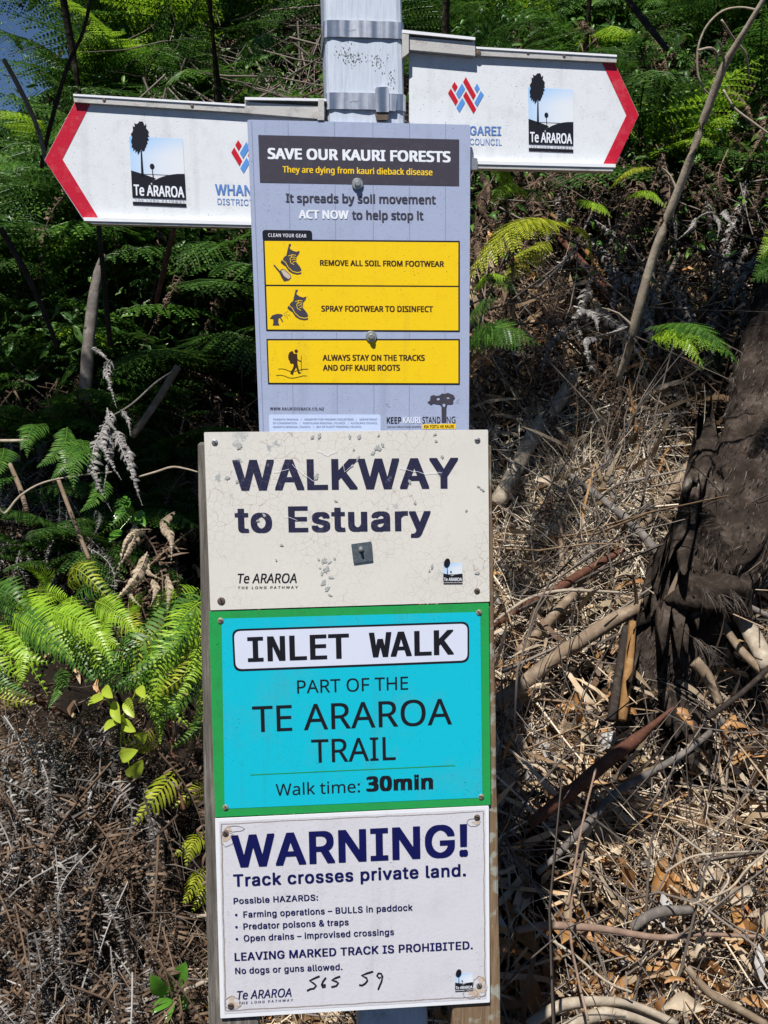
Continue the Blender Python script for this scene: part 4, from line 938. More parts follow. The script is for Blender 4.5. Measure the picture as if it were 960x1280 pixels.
place_arr(tw, scatter_world(3500, -1.3, 1.75, 1.65, 4.2, (.01, .09), right_w), (.10, .34), 'twig_litter', 'twig_grey', 'stuff', .8, label='tangle of thin grey brown twigs over the litter', cat='twigs')
place_arr(cv, scatter_world(3600, -1.3, 1.6, 1.65, 3.8, (.02, .12), right_w), (.06, .22), 'twig_litter', 'straw', 'stuff', 1.2, label='fine curved dead stems looping over the litter', cat='twigs')
STRIP = [arr(([Vector((t, -h * (.5 + .12 * math.sin(9 * t + k)), 3 * math.sin(3 * t + k))) for t, h in ((0, .25), (.12, .8), (.45, 1), (.8, .7), (1, .08))] + [Vector((t, h * (.5 + .12 * math.sin(7 * t + 2 * k)), 3 * math.sin(3 * t + k) + .5)) for t, h in ((0, .1), (.12, .9), (.45, 1), (.8, .7), (1, .08))], [(a, a + 1, a + 6, a + 5) for a in (0, 1, 2, 3)])) for k in range(3)]
def strip_mass(n, X0, X1, Y0, Y1, L, wd, mat, label):
    ms = np.zeros((n, 3, 4))
    for k, p in enumerate(scatter_world(n, X0, X1, Y0, Y1, (.01, .10))):
        l = rng.uniform(*L); wv = wd * rng.uniform(.5, 1.6); X, Y, Z = frame3(Vector((rng.uniform(-1, 1), rng.uniform(-.6, .6), rng.uniform(-.9, .9))), Vector((rng.uniform(-.8, .8), -1, rng.uniform(0, 1))))
        ms[k] = [[X.x * l, Y.x * wv, Z.x * wv, p.x], [X.y * l, Y.y * wv, Z.y * wv, p.y], [X.z * l, Y.z * wv, Z.z * wv, p.z]]
    V, Q = spread(*STRIP[0], ms); tag(link('bark_strips', np_mesh('bark_strips', V, Q), M[mat]), label, 'bark strips', kind='stuff')
place_arr(cv, scatter_world(420, .05, 1.4, 1.6, 2.7, (.05, .2)), (.2, .6), 'looping_stems', 'twig_grey', 'stuff', 1.2, label='long looping dark dead stems over the lower right litter', cat='dead stems', wide=1.0)
place_arr(tw, scatter_world(520, .1, 1.6, 1.7, 3.0, (.03, .16), right_w), (.25, .62), 'long_twigs', 'straw', 'stuff', 1.0, align=Vector((.5, 0, -.7)), label='long dry straw coloured twigs criss-crossing the right bank', cat='twigs', wide=.8)
place_arr(tw, scatter_world(130, .1, 1.6, 1.7, 3.2, (.03, .18), right_w), (.25, .7), 'long_twigs', 'twig_grey', 'stuff', 1.0, align=Vector((.6, 0, .5)), label='long thin grey twigs criss-crossing the right bank', cat='twigs', wide=.8)
strip_mass(1500, .1, 1.5, 1.65, 3.4, (.05, .22), .009, 'litter', 'flat strips of dry bark and leaf blades strewn over the right bank')
strip_mass(500, .1, 1.5, 1.65, 3.0, (.06, .26), .008, 'leaf_pale', 'pale bleached leaf blades strewn over the right bank')

M['bleached'] = leafmat('bleached', [(0, (.40, .31, .21)), (.5, (.64, .55, .42)), (1, (.82, .76, .64))], .6, .1, 30)
BPX = [(rng.gauss(735, 70), rng.gauss(650, 75)) for _ in range(3400)]; BPX = [(x, y) for x, y in BPX if 600 < x < 900 and 470 < y < 860]
place_arr(LV, [onbank(x, y, rng.uniform(.02, .07)) for x, y in BPX[:1700]], (.015, .045), 'leaf_litter', 'bleached', 'stuff', 1.1, label='bleached cream leaf scraps in the sunlit pile left of the trunk', cat='leaf litter')
place_arr(tw, [onbank(x, y, rng.uniform(.03, .10)) for x, y in BPX[1700:]], (.06, .22), 'twig_litter', 'bleached', 'stuff', 1.0, label='bleached cream stalks in the sunlit pile left of the trunk', cat='twigs', wide=1.3)

# ---- sticks that can be told apart (photo points, radius in pixels)
S = lambda label, pts, mat, lift=(.04, .04), tws=0, cat='stick', name='stick', absd=None: stick(name, label, cat, pts, mat, lift, None, tws, absd)
S('long leaning dead branch crossing the upper right, pale and bare', [(966, -20, 2.8), (930, 40, 3.6), (905, 83, 4.6), (885, 135, 5), (862, 200, 5.2), (841, 255, 5.4), (817, 320, 5.6), (797, 390, 5.6), (785, 440, 5.2), (772, 475, 3.4)], 'stick_pale', name='branch', cat='branch', absd=(2.1, 2.45), tws=4)
S('long smooth tan branch sloping down left from the big trunk to the signs', [(605, 888, 9), (650, 858, 9.5), (694, 822, 9.5), (735, 795, 9), (769, 774, 9), (800, 758, 8), (838, 733, 9)], 'stick_tan', (.10, .16), 3, 'branch', 'branch')
S('thin grey branch running down right to the trunk base', [(712, 594, 3.5), (745, 618, 4.5), (780, 646, 5.5), (810, 676, 5.5), (840, 717, 6)], 'stick_grey', (.12, .16), 2)
S('pale straight stick leaning against the left side of the trunk', [(880, 555, 6), (857, 590, 7), (836, 620, 7), (799, 660, 6.5)], 'stick_tan', (.16, .10))
S('mottled pale log at the top edge of the litter beside the signs', [(716, 470, 7), (700, 500, 9), (675, 530, 10), (648, 580, 10), (620, 630, 11)], 'stick_pale', (.08, .10), cat='log', name='log')
S('short upright twig above the litter pile', [(759, 560, 3.5), (763, 590, 4), (767, 630, 3.5)], 'stick_grey', (.12, .12))
S('short straight tan stick standing left of the litter pile', [(699, 636, 3), (701, 680, 3.5), (704, 722, 3)], 'stick_tan', (.1, .1))
S('reddish bark strip curving over the middle of the litter', [(615, 782, 5), (655, 757, 6), (694, 737, 6), (735, 712, 5), (780, 687, 3)], 'stick_red', (.10, .12), cat='bark strip', name='bark_strip')
S('grey brown branch below the reddish bark strip', [(648, 816, 6), (678, 785, 6.5), (709, 751, 6), (745, 715, 5)], 'stick_tan', (.09, .09), 1)
S('orange brown split stem hanging under the trunk', [(791, 778, 5), (786, 830, 6), (778, 900, 6)], 'stick_orange', (.16, .14), cat='stem', name='split_stem')
S('dark split stem beside the orange brown one under the trunk', [(783, 784, 5), (774, 840, 6), (764, 900, 6)], 'stick_dark', (.15, .14), cat='stem', name='split_stem')
S('thin pale bent twig arching from the signs toward the trunk', [(612, 782, 1.8), (638, 762, 2), (666, 746, 2.2), (705, 738, 2.2), (745, 739, 2), (782, 741, 1.6)], 'stick_pale', (.16, .16))
S('broken tan root below the trunk with a pale end', [(868, 826, 8), (884, 845, 8), (900, 880, 6)], 'stick_tan', (.22, .2))
S('thick pale split log at the right edge below the trunk', [(922, 762, 9), (940, 795, 12), (962, 835, 13)], 'stick_pale', (.22, .24), cat='log', name='log')
S('brown stick slanting beside the split log at the right edge', [(902, 778, 5), (928, 815, 5.5), (965, 850, 5)], 'stick_tan', (.2, .24))
S('dark thin stick crossing under the trunk at the right edge', [(885, 897, 3.5), (925, 868, 3.5), (966, 830, 3.5)], 'stick_dark', (.25, .28))
S('short grey stick poking out right of the knot', [(908, 746, 4), (935, 758, 4), (966, 772, 3.5)], 'stick_grey', (.3, .3))
S('big dark reddish palm sheath with a pale pointed tip', [(842, 884, 1.5), (818, 905, 4), (795, 924, 8), (762, 950, 9), (731, 974, 9), (698, 1002, 9), (662, 1030, 7)], 'stick_red', (.16, .12), cat='palm sheath', name='palm_sheath')
S('knobbly grey branch running down left beneath the palm sheath', [(905, 900, 4), (870, 930, 4.5), (840, 951, 5), (805, 970, 5), (772, 989, 5.5), (748, 1014, 5.5), (727, 1037, 5), (700, 1065, 5), (672, 1092, 4)], 'stick_grey', (.10, .08), 4, 'branch', 'branch')
S('long pinkish stick lying level across the lower litter', [(645, 1163, 5), (679, 1157, 5.5), (720, 1158, 5), (761, 1162, 5), (800, 1169, 4.5), (832, 1172, 4), (880, 1168, 3), (965, 1172, 2.5)], 'stick_pink', (.12, .12))
S('short crooked grey stick above the pinkish one', [(790, 1160, 7), (808, 1147, 7), (829, 1139, 7.5), (866, 1138, 6)], 'stick_grey', (.09, .09))
S('brown stick slanting to the lower right corner', [(859, 1209, 5), (875, 1228, 5.5), (892, 1244, 6), (925, 1262, 5.5), (960, 1282, 5)], 'stick_tan', (.12, .12), 1)
S('pale curved root along the bottom edge', [(660, 1282, 7), (690, 1262, 8), (712, 1254, 8), (757, 1251, 6), (795, 1257, 5), (845, 1280, 5)], 'stick_pale', (.12, .12), cat='root', name='root')
S('second pale root just under the first at the bottom edge', [(700, 1290, 9), (740, 1271, 9), (780, 1268, 8), (830, 1285, 7)], 'stick_pale', (.11, .11), cat='root', name='root')
S('short tan stick standing in the lower litter left of centre', [(731, 1064, 3.5), (720, 1098, 3.5), (709, 1131, 3)], 'stick_tan', (.12, .12))
S('thin white forked twig in the lower litter', [(832, 1030, 1.6), (858, 1050, 1.8), (885, 1071, 1.8), (911, 1097, 1.6), (893, 1125, 1.5), (877, 1150, 1.4)], 'stick_pale', (.18, .18))
S('thin white twig slanting up to the right edge', [(866, 1130, 1.5), (911, 1112, 1.6), (935, 1085, 1.6), (965, 1060, 1.5)], 'stick_pale', (.2, .2))
S('thin pale twig lying nearly level above the white twigs', [(832, 1090, 1.4), (862, 1072, 1.5), (892, 1067, 1.5), (948, 1064, 1.4)], 'stick_pale', (.2, .2))
S('long thin pale twig crossing from the signs to the lower middle', [(645, 1135, 1.6), (675, 1165, 1.8), (720, 1195, 1.8), (757, 1226, 1.7), (790, 1240, 1.5)], 'stick_pale', (.16, .16))
S('thin twig running up from the lower litter to the pinkish stick', [(735, 1275, 1.8), (722, 1220, 1.9), (713, 1160, 1.8), (722, 1060, 1.6), (745, 960, 1.4)], 'stick_pink', (.2, .22))
S('straight thin pale stick upright in the middle right', [(817, 335, 2.4), (816, 380, 2.6), (815, 420, 2.4)], 'stick_pale', (.15, .15))
S('pale leaning reed beside the upright pale stick', [(848, 318, 3), (825, 368, 3.2), (800, 416, 3), (782, 445, 2.5)], 'stick_pale', (.16, .14))
S('second thinner leaning reed in the same pale clump', [(838, 320, 2), (822, 350, 2.2), (806, 385, 2), (795, 415, 1.8)], 'stick_tan', (.19, .17))
S('reddish brown fern stem leaning right in the shade', [(660, 255, 4), (707, 305, 4.5), (750, 355, 4.5), (770, 392, 4)], 'stick_red', (.12, .10), cat='fern stalk', name='fern_stalk')
S('yellowish fern stem above the reddish one', [(690, 268, 3), (722, 300, 3.2), (755, 345, 3)], 'stick_orange', (.18, .14), cat='fern stalk', name='fern_stalk')
S('dark upright stem under the right arrow sign', [(742, 215, 4), (752, 290, 4.5), (758, 360, 4.5)], 'stick_red', (.1, .08), cat='fern stalk', name='fern_stalk')
S('thin grey diagonal twig under the right arrow sign', [(768, 216, 1.6), (742, 260, 1.7), (715, 315, 1.6), (672, 360, 1.5)], 'stick_grey', (.4, .3))
S('dark brown branch stub at the top beside the leaning branch', [(740, -60, 3), (794, 12, 4), (815, 38, 4), (834, 62, 3)], 'stick_dark', absd=(2.9, 2.7))
S('pale arching vine looping left of the leaning branch', [(944, 12, 1.6), (925, 9, 1.1), (903, 14, 1.3), (884, 32, 1.4), (873, 58, 1.4), (872, 90, 1.3), (879, 110, 1.2), (890, 121, 1)], 'stick_pale', absd=(2.25, 2.3), name='vine', cat='vine')
S('short pale hooked vine inside the loop', [(873, 63, 1.6), (888, 60, 1.8), (896, 68, 1.6), (894, 85, 1.2)], 'stick_pale', absd=(2.25, 2.3), name='vine', cat='vine')
S('thin pale twig hanging right of the leaning branch', [(902, 25, 1.4), (918, 50, 1.6), (932, 68, 1.5), (936, 98, 1.2)], 'stick_pale', absd=(2.2, 2.3))
S('pale twig zigzagging right from the leaning branch', [(904, 112, 1.4), (918, 135, 1.7), (940, 152, 1.5), (962, 168, 1.3)], 'stick_pale', absd=(2.3, 2.3))
# left side sticks
S('brown stalk slanting across the lower left above the grey ferns', [(0, 862, 3.2), (35, 872, 3.5), (72, 889, 3.5), (110, 915, 3.5), (142, 938, 3.2)], 'stick_red', (.28, .2))
S('thin tan stick slanting down left from the yellow leaves', [(186, 950, 1.8), (165, 980, 2), (140, 1010, 2), (119, 1036, 1.8)], 'stick_tan', (.3, .25))
S('pale upright dead stalk near the signs at lower left', [(197, 1012, 3.5), (201, 1060, 4.5), (205, 1145, 4)], 'stick_tan', (.22, .18))
S('second pale upright dead stalk left of the first', [(151, 1048, 3), (147, 1100, 3.5), (142, 1156, 3)], 'stick_tan', (.22, .18))
S('brown hanging stem in front of the yellow green fern', [(208, 858, 2), (213, 915, 2.4), (219, 965, 2.6), (230, 1012, 2.4)], 'stick_red', (.40, .36))
S('pale twig crossing behind the green seedling at bottom left', [(262, 1224, 3), (225, 1240, 3), (173, 1252, 3), (90, 1280, 2.5)], 'stick_pale', (.16, .14))
S('thin pale twig above the green seedling', [(262, 1144, 2.4), (225, 1148, 2.4), (190, 1157, 2.2), (160, 1172, 1.8)], 'stick_pale', (.18, .18))
S('grey brown stick leaning among the grey dead ferns', [(108, 1165, 3), (121, 1120, 3.2), (133, 1079, 3), (150, 1030, 2.4)], 'stick_tan', (.28, .25))
S('grey dead trunk standing in the dark fern shade at left', [(129, 318, 3), (123, 340, 6), (117, 372, 7), (112, 417, 8), (109, 455, 8), (106, 500, 7)], 'stick_grey', cat='snag', name='dead_snag', absd=(3.1, 3.0))
S('brown stem slanting down left in the dark hollow', [(222, 458, 4.5), (200, 495, 4.8), (180, 525, 4.5), (165, 545, 4)], 'stick_tan', absd=(2.7, 2.6))
S('dark upright fern stalk left of the grey dead trunk', [(0, 285, 3.5), (22, 322, 3.6), (41, 359, 3.6), (58, 398, 3.4), (72, 434, 3)], 'stick_dark', absd=(2.5, 2.6), cat='fern stalk', name='fern_stalk')
S('dark vertical fern stalk in front of the grey dead trunk', [(122, 270, 3.2), (128, 330, 3.3), (133, 383, 3.2), (138, 432, 3)], 'stick_dark', absd=(2.5, 2.6), cat='fern stalk', name='fern_stalk')
S('reddish fern stalk right of the dark stalks', [(218, 282, 3), (207, 330, 3.2), (195, 378, 3)], 'stick_red', absd=(2.6, 2.7), cat='fern stalk', name='fern_stalk')
S('brown bent fern stalk at the left above the arrow tip', [(5, 75, 2.8), (22, 105, 3), (38, 138, 3), (50, 170, 2.8), (58, 205, 2.4)], 'stick_tan', absd=(2.5, 2.4), cat='fern stalk', name='fern_stalk')
S('thin dark stem rising from the left arrow to the top edge', [(52, 210, 2.5), (62, 160, 2.8), (84, 84, 2.6), (104, 40, 2.2), (115, -10, 2)], 'stick_dark', absd=(2.5, 2.4), cat='fern stalk', name='fern_stalk')
S('thin wiry pale tendril crossing the dark ferns at left', [(-5, 622, 1.2), (5, 642, 1.5), (25, 620, 1.4), (55, 603, 1.3), (101, 594, 1.2), (140, 590, 1)], 'stick_pale', absd=(2.05, 2.1), name='vine', cat='vine')
S('thin pale tendril touching the left edge of the cream sign', [(174, 596, 1.1), (195, 590, 1.4), (215, 584, 1.4), (232, 586, 1.2), (247, 590, 1)], 'stick_pale', absd=(2.1, 2.0), name='vine', cat='vine')
S('thin grey stem curving up from the silver dead fern', [(140, 520, 1), (165, 505, 1.2), (195, 478, 1.2), (215, 465, 1)], 'stick_grey', absd=(2.3, 2.4), name='vine', cat='vine')
S('brown stalk leaning in the dark under the tendril at left', [(72, 598, 2.6), (88, 640, 2.8), (100, 670, 2.8), (112, 700, 2.4)], 'stick_tan', absd=(2.35, 2.25))
S('reddish stick in the shade left of the tendril', [(12, 580, 3), (25, 610, 3.4), (34, 640, 3)], 'stick_tan', absd=(2.3, 2.25))
S('thin pale level twig at the far left edge', [(-6, 551, 2), (15, 551, 2), (38, 550, 1.6)], 'stick_pale', absd=(2.2, 2.2))

# ================================================================== FERNS THAT CAN BE TOLD APART
px_fern('fern', 'bright green ladder fern spreading at mid left in full sun', 'fern',
        [((39, 771), (118, 850), 2.15, 2.0, 1.5), ((-12, 788), (66, 828), 2.05, 1.95, 1.5), ((14, 793), (22, 862), 2.0, 1.92, 1.5), ((-20, 745), (60, 790), 2.2, 2.1, 1.3),
         ((60, 730), (22, 705), 2.3, 2.2, 1.2), ((45, 745), (88, 748), 2.3, 2.2, 1.4), ((-25, 830), (45, 880), 2.0, 1.9, 1.4), ((70, 770), (30, 742), 2.25, 2.15, 1.3), ((60, 770), (128, 838), 2.12, 1.98, 1.4), ((-10, 800), (42, 872), 1.98, 1.9, 1.3), ((20, 760), (92, 826), 2.14, 2.0, 1.5), ((-30, 760), (30, 812), 2.1, 2.0, 1.4), ((75, 835), (60, 885), 2.05, 1.95, 1.3)], 'comb', 'fern_bright')
px_fern('fern', 'bright arching fern with a long frond reaching down left from the timber stake', 'fern',
        [((256, 744), (106, 852), 2.15, 2.0, 1.15), ((252, 752), (207, 842), 2.1, 1.98, 1.3), ((175, 757), (145, 765), 2.2, 2.15, 1.4), ((88, 757), (158, 762), 2.2, 2.15, 1.8), ((140, 764), (154, 810), 2.15, 2.05, 1.8),
         ((190, 762), (225, 742), 2.3, 2.2, 1.2), ((160, 768), (190, 790), 2.2, 2.1, 1.8), ((250, 800), (214, 884), 2.1, 2.0, 1.1), ((258, 850), (236, 920), 2.1, 2.0, 1.2), ((170, 800), (235, 858), 2.25, 2.15, 1.2), ((210, 815), (160, 862), 2.25, 2.15, 1.2), ((165, 752), (182, 738), 2.3, 2.2, 1.5), ((248, 760), (140, 860), 2.2, 2.1, 1.2), ((258, 790), (170, 880), 2.16, 2.06, 1.2), ((255, 740), (180, 800), 2.3, 2.2, 1.2), ((262, 830), (196, 905), 2.14, 2.05, 1.2), ((200, 800), (205, 870), 2.2, 2.1, 1.3), ((170, 850), (200, 930), 2.2, 2.1, 1.1), ((262, 870), (205, 940), 2.16, 2.06, 1.1), ((120, 770), (100, 830), 2.3, 2.2, 1.2)], 'comb', 'fern_bright')
px_fern('fern', 'mid green fern filling in behind the bright ladder fern at left', 'fern', [((rng.uniform(-20, 250), rng.uniform(735, 800)), None, 2.35, 2.2, 1.3) for _ in range(0)] + [((x, y), (x + dx, y + dy), 2.28, 2.12, 1.3) for x, y, dx, dy in ((-10, 735, 60, 60), (30, 740, 75, 55), (90, 745, -50, 65), (110, 760, 60, 70), (150, 770, -50, 65), (190, 780, -60, 60), (235, 770, -70, 85), (60, 790, 70, 60), (0, 800, 60, 70), (130, 800, 60, 60), (240, 810, -50, 90), (200, 830, 40, 80), (-20, 770, 70, 40), (85, 730, 60, 30))], 'comb', 'fern_bright')
px_fern('fern', 'loose bright fern tips overlapping the ladder fern at left', 'fern', [((x, y), (x + dx, y + dy), 2.0, 1.9, 1.3) for x, y, dx, dy in ((20, 772, 74, 62), (-25, 768, 60, 84), (62, 764, 78, 66), (244, 762, -88, 78), (262, 776, -66, 110), (120, 752, 50, 40))], 'comb', 'fern_bright')
px_fern('fern', 'drooping green fern fingers hanging at left below the dark ferns', 'fern',
        [((40, 530), (26, 562), 2.2, 2.12, 1.8), ((58, 530), (34, 572), 2.2, 2.12, 1.6), ((84, 534), (46, 584), 2.2, 2.1, 1.5), ((100, 549), (68, 594), 2.2, 2.1, 1.5), ((116, 553), (88, 602), 2.15, 2.05, 1.5),
         ((98, 562), (63, 600), 2.1, 2.05, 1.5), ((124, 560), (92, 612), 2.1, 2.0, 1.4), ((126, 596), (100, 640), 2.1, 2.0, 1.5), ((150, 622), (124, 668), 2.15, 2.05, 1.5), ((20, 595), (-6, 630), 2.2, 2.1, 1.6), ((5, 560), (-10, 600), 2.2, 2.1, 1.6)], 'comb', 'fern_mid')
px_fern('fern', 'yellow green fern hanging beside the timber stake below the bright fern', 'fern',
        [((221, 962), (167, 1030), 2.05, 1.95, .85), ((199, 930), (150, 927), 2.1, 2.0, .9), ((250, 1050), (214, 1070), 2.05, 2.0, 1.0), ((258, 1040), (232, 1085), 2.05, 1.98, .9), ((256, 1082), (228, 1132), 2.05, 1.95, .8), ((262, 990), (216, 1010), 2.1, 2.0, .8), ((262, 1095), (240, 1140), 2.05, 1.98, .9)], 'wide', 'fern_yellow')
px_fern('fern', 'lime green fern frond jutting out left of the leaning trunk', 'fern',
        [((806, 412), (924, 456), 2.32, 2.1, .75), ((812, 424), (880, 462), 2.3, 2.12, .6), ((814, 422), (905, 440), 2.35, 2.2, .6), ((800, 470), (815, 420), 2.5, 2.3, .05)], 'lacy', 'fern_bright', up=Vector((0, -.45, 1)))
px_fern('fern', 'yellow green fern frond reaching left below the right arrow sign', 'fern',
        [((712, 284), (583, 354), 2.4, 2.12, .55), ((700, 295), (600, 345), 2.4, 2.2, .5), ((690, 300), (625, 360), 2.45, 2.3, .6), ((740, 330), (706, 286), 2.6, 2.4, .04)], 'lacy', 'fern_yellow', up=Vector((0, -.6, 1)))
px_fern('fern', 'small yellow green fern tips beside the lavender notice', 'fern',
        [((586, 440), (636, 398), 2.3, 2.2, .8), ((590, 428), (676, 432), 2.3, 2.15, .8), ((584, 402), (626, 372), 2.3, 2.2, .8), ((588, 425), (640, 420), 2.3, 2.2, .9), ((610, 425), (655, 440), 2.3, 2.15, .9)], 'lacy', 'fern_mid')
px_fern('fern', 'loose green fern sprays in the shade right of the lavender notice', 'fern', [((600, 350), (650, 372), 2.5, 2.4, .8), ((592, 372), (640, 350), 2.5, 2.38, .7), ((640, 236), (612, 205), 2.6, 2.5, .9), ((640, 240), (690, 262), 2.6, 2.5, .8), ((660, 250), (610, 262), 2.6, 2.45, .8), ((720, 250), (765, 272), 2.6, 2.5, .8), ((760, 240), (820, 210), 2.6, 2.5, .8), ((780, 250), (835, 262), 2.6, 2.5, .7)], 'lacy', 'fern_bright', up=Vector((0, -.5, 1)))
px_fern('fern', 'short bright frond tip at the right edge above the trunk', 'fern', [((975, 330), (938, 352), 2.4, 2.3, 1), ((975, 300), (945, 325), 2.4, 2.3, 1)], 'lacy', 'fern_bright')
px_fern('fern', 'curled young green fern tips above the left arrow near the clamp', 'fern',
        [((335, 42), (290, 92), 2.6, 2.5, 1.0), ((325, 60), (300, 82), 2.6, 2.5, 1.2), ((310, 118), (340, 92), 2.5, 2.4, 1.2), ((305, 122), (268, 108), 2.5, 2.4, 1.2), ((360, 110), (320, 96), 2.6, 2.5, 1.2)], 'comb', 'fern_bright')
px_fern('dead_fern', 'silver grey dead fern frond hanging in the shade at left', 'dead fern',
        [((114, 436), (140, 455), 2.2, 2.15, 1.3), ((138, 450), (146, 510), 2.2, 2.1, 1.1), ((150, 512), (163, 545), 2.15, 2.1, 1.2), ((134, 510), (130, 610), 2.15, 2.05, 1.2), ((140, 520), (152, 600), 2.12, 2.02, 1.4), ((136, 530), (172, 620), 2.1, 2.02, 1.0), ((142, 540), (178, 632), 2.1, 2.0, 1.1), ((130, 535), (140, 640), 2.12, 2.05, 1.4)], 'silver', 'dead_white')
px_fern('dead_fern', 'tan curled dead fern pinnae above the bright ferns', 'dead fern',
        [((168, 655), (146, 712), 2.15, 2.05, 1.3), ((190, 662), (148, 712), 2.12, 2.02, 1.2), ((184, 690), (132, 762), 2.1, 2.0, 1.2), ((186, 700), (205, 725), 2.1, 2.05, 1.6), ((190, 724), (188, 758), 2.05, 2.0, 1.8), ((178, 726), (176, 758), 2.08, 2.0, 1.6), ((200, 655), (214, 700), 2.15, 2.08, 1.4), ((218, 640), (224, 690), 2.2, 2.1, 1.4), ((208, 720), (208, 770), 2.15, 2.08, 1.3)], 'curl', 'leaf_pale')
px_fern('dead_fern', 'white curled dead fern tip in the middle of the right bank', 'dead fern',
        [((725, 386), (748, 416), 2.4, 2.35, 1.7), ((752, 424), (736, 452), 2.4, 2.33, 1.9), ((785, 408), (745, 420), 2.45, 2.4, .9)], 'curl', 'dead_white')
px_fern('dead_fern', 'white dead fern tip at upper right near the leaning branch', 'dead fern',
        [((870, 272), (846, 300), 2.3, 2.25, 1.0), ((908, 262), (923, 292), 2.25, 2.2, 1.9), ((892, 268), (896, 300), 2.3, 2.25, 1.0), ((895, 265), (862, 284), 2.3, 2.3, .8)], 'curl', 'dead_white')
px_fern('dead_fern', 'brown dead frond hanging just right of the lavender notice', 'dead fern',
        [((600, 215), (606, 270), 2.4, 2.35, 1.3), ((612, 230), (625, 300), 2.4, 2.3, 1.2), ((622, 290), (640, 350), 2.4, 2.3, 1.1), ((604, 300), (612, 360), 2.4, 2.3, 1.2)], 'curl', 'dead_brown')

# broad leaved plants
LF = []
for k_ in range(4):
    V, Q = [], []; n_ = 10
    for i in range(n_ + 1):
        t = i / n_; wv = .17 * (math.sin(math.pi * t) ** .72 if 0 < t < 1 else .01) + .003; zc = .08 * math.sin(math.pi * t) - .05 * t * t * (1 + .5 * k_); yc = .05 * math.sin(3 * t + k_)
        V += [Vector((t, yc - wv, zc + wv * .35 + .012 * math.sin(12 * t + k_))), Vector((t, yc - wv * .5, zc + wv * .22)), Vector((t, yc, zc)), Vector((t, yc + wv * .5, zc + wv * .22)), Vector((t, yc + wv, zc + wv * .35 + .012 * math.sin(11 * t)))]
    for i in range(n_):
        for q_ in range(4): a = i * 5 + q_; Q.append((a, a + 5, a + 6, a + 1))
    LF.append((V, Q))
def broad(label, base, lst, mat, depth, cat='plant', name='leafy_plant', w_=.9):
    root = empty(name, at(*base, depth), label, cat)
    for k, (a, b) in enumerate(lst):
        A = at(*a, depth); B = at(*b, depth - .04)
        key = ('leaf', k % 4, mat)
        if key not in ME:
            V, Q = LF[k % 4]; me = np_mesh('leaf', [v[:] for v in V], Q, True); me.materials.append(M[mat]); ME[key] = me
        o = bpy.data.objects.new('leaf', ME[key]); COL.objects.link(o); o.parent = root; m = mat_to(A, B, TO_CAM + Vector((rng.uniform(-.4, .4), 0, 0)), w_); m.translation = A - root.location; o.matrix_local = m
        st = tube_geo([(at(*base, depth + .02), .0015), (A.lerp(at(*base, depth + .02), .5), .0013), (A, .001)], 5, 0, 0, 2)
        from_pts('stem', st[0], st[1], M[mat], root, True)
    return root
broad('green glossy seedling with four leaves at the bottom left', (218, 1246), [((216, 1240), (190, 1220)), ((216, 1240), (228, 1206)), ((215, 1246), (192, 1266)), ((222, 1245), (241, 1254)), ((214, 1248), (208, 1278))], 'broadleaf', 1.72, 'seedling', 'seedling', 1.25)
broad('yellow green broad leaved sprig below the bright ferns at left', (152, 905), [((130, 868), (110, 880)), ((140, 878), (150, 902)), ((148, 900), (132, 912)), ((160, 872), (166, 895)), ((172, 860), (180, 872)), ((152, 905), (168, 912)), ((182, 925), (172, 920)), ((150, 945), (168, 938)), ((164, 972), (178, 952)), ((128, 862), (140, 870)), ((160, 905), (150, 895))], 'broadleaf_yellow', 2.0, 'leafy sprig', w_=1.25)
broad('dark green leafy sprig in the shade below the silver dead fern', (165, 645), [((160, 632), (142, 652)), ((150, 662), (138, 676)), ((172, 640), (182, 655)), ((166, 660), (176, 668)), ((158, 620), (150, 640))], 'broadleaf', 2.2, 'leafy sprig', w_=1.3)

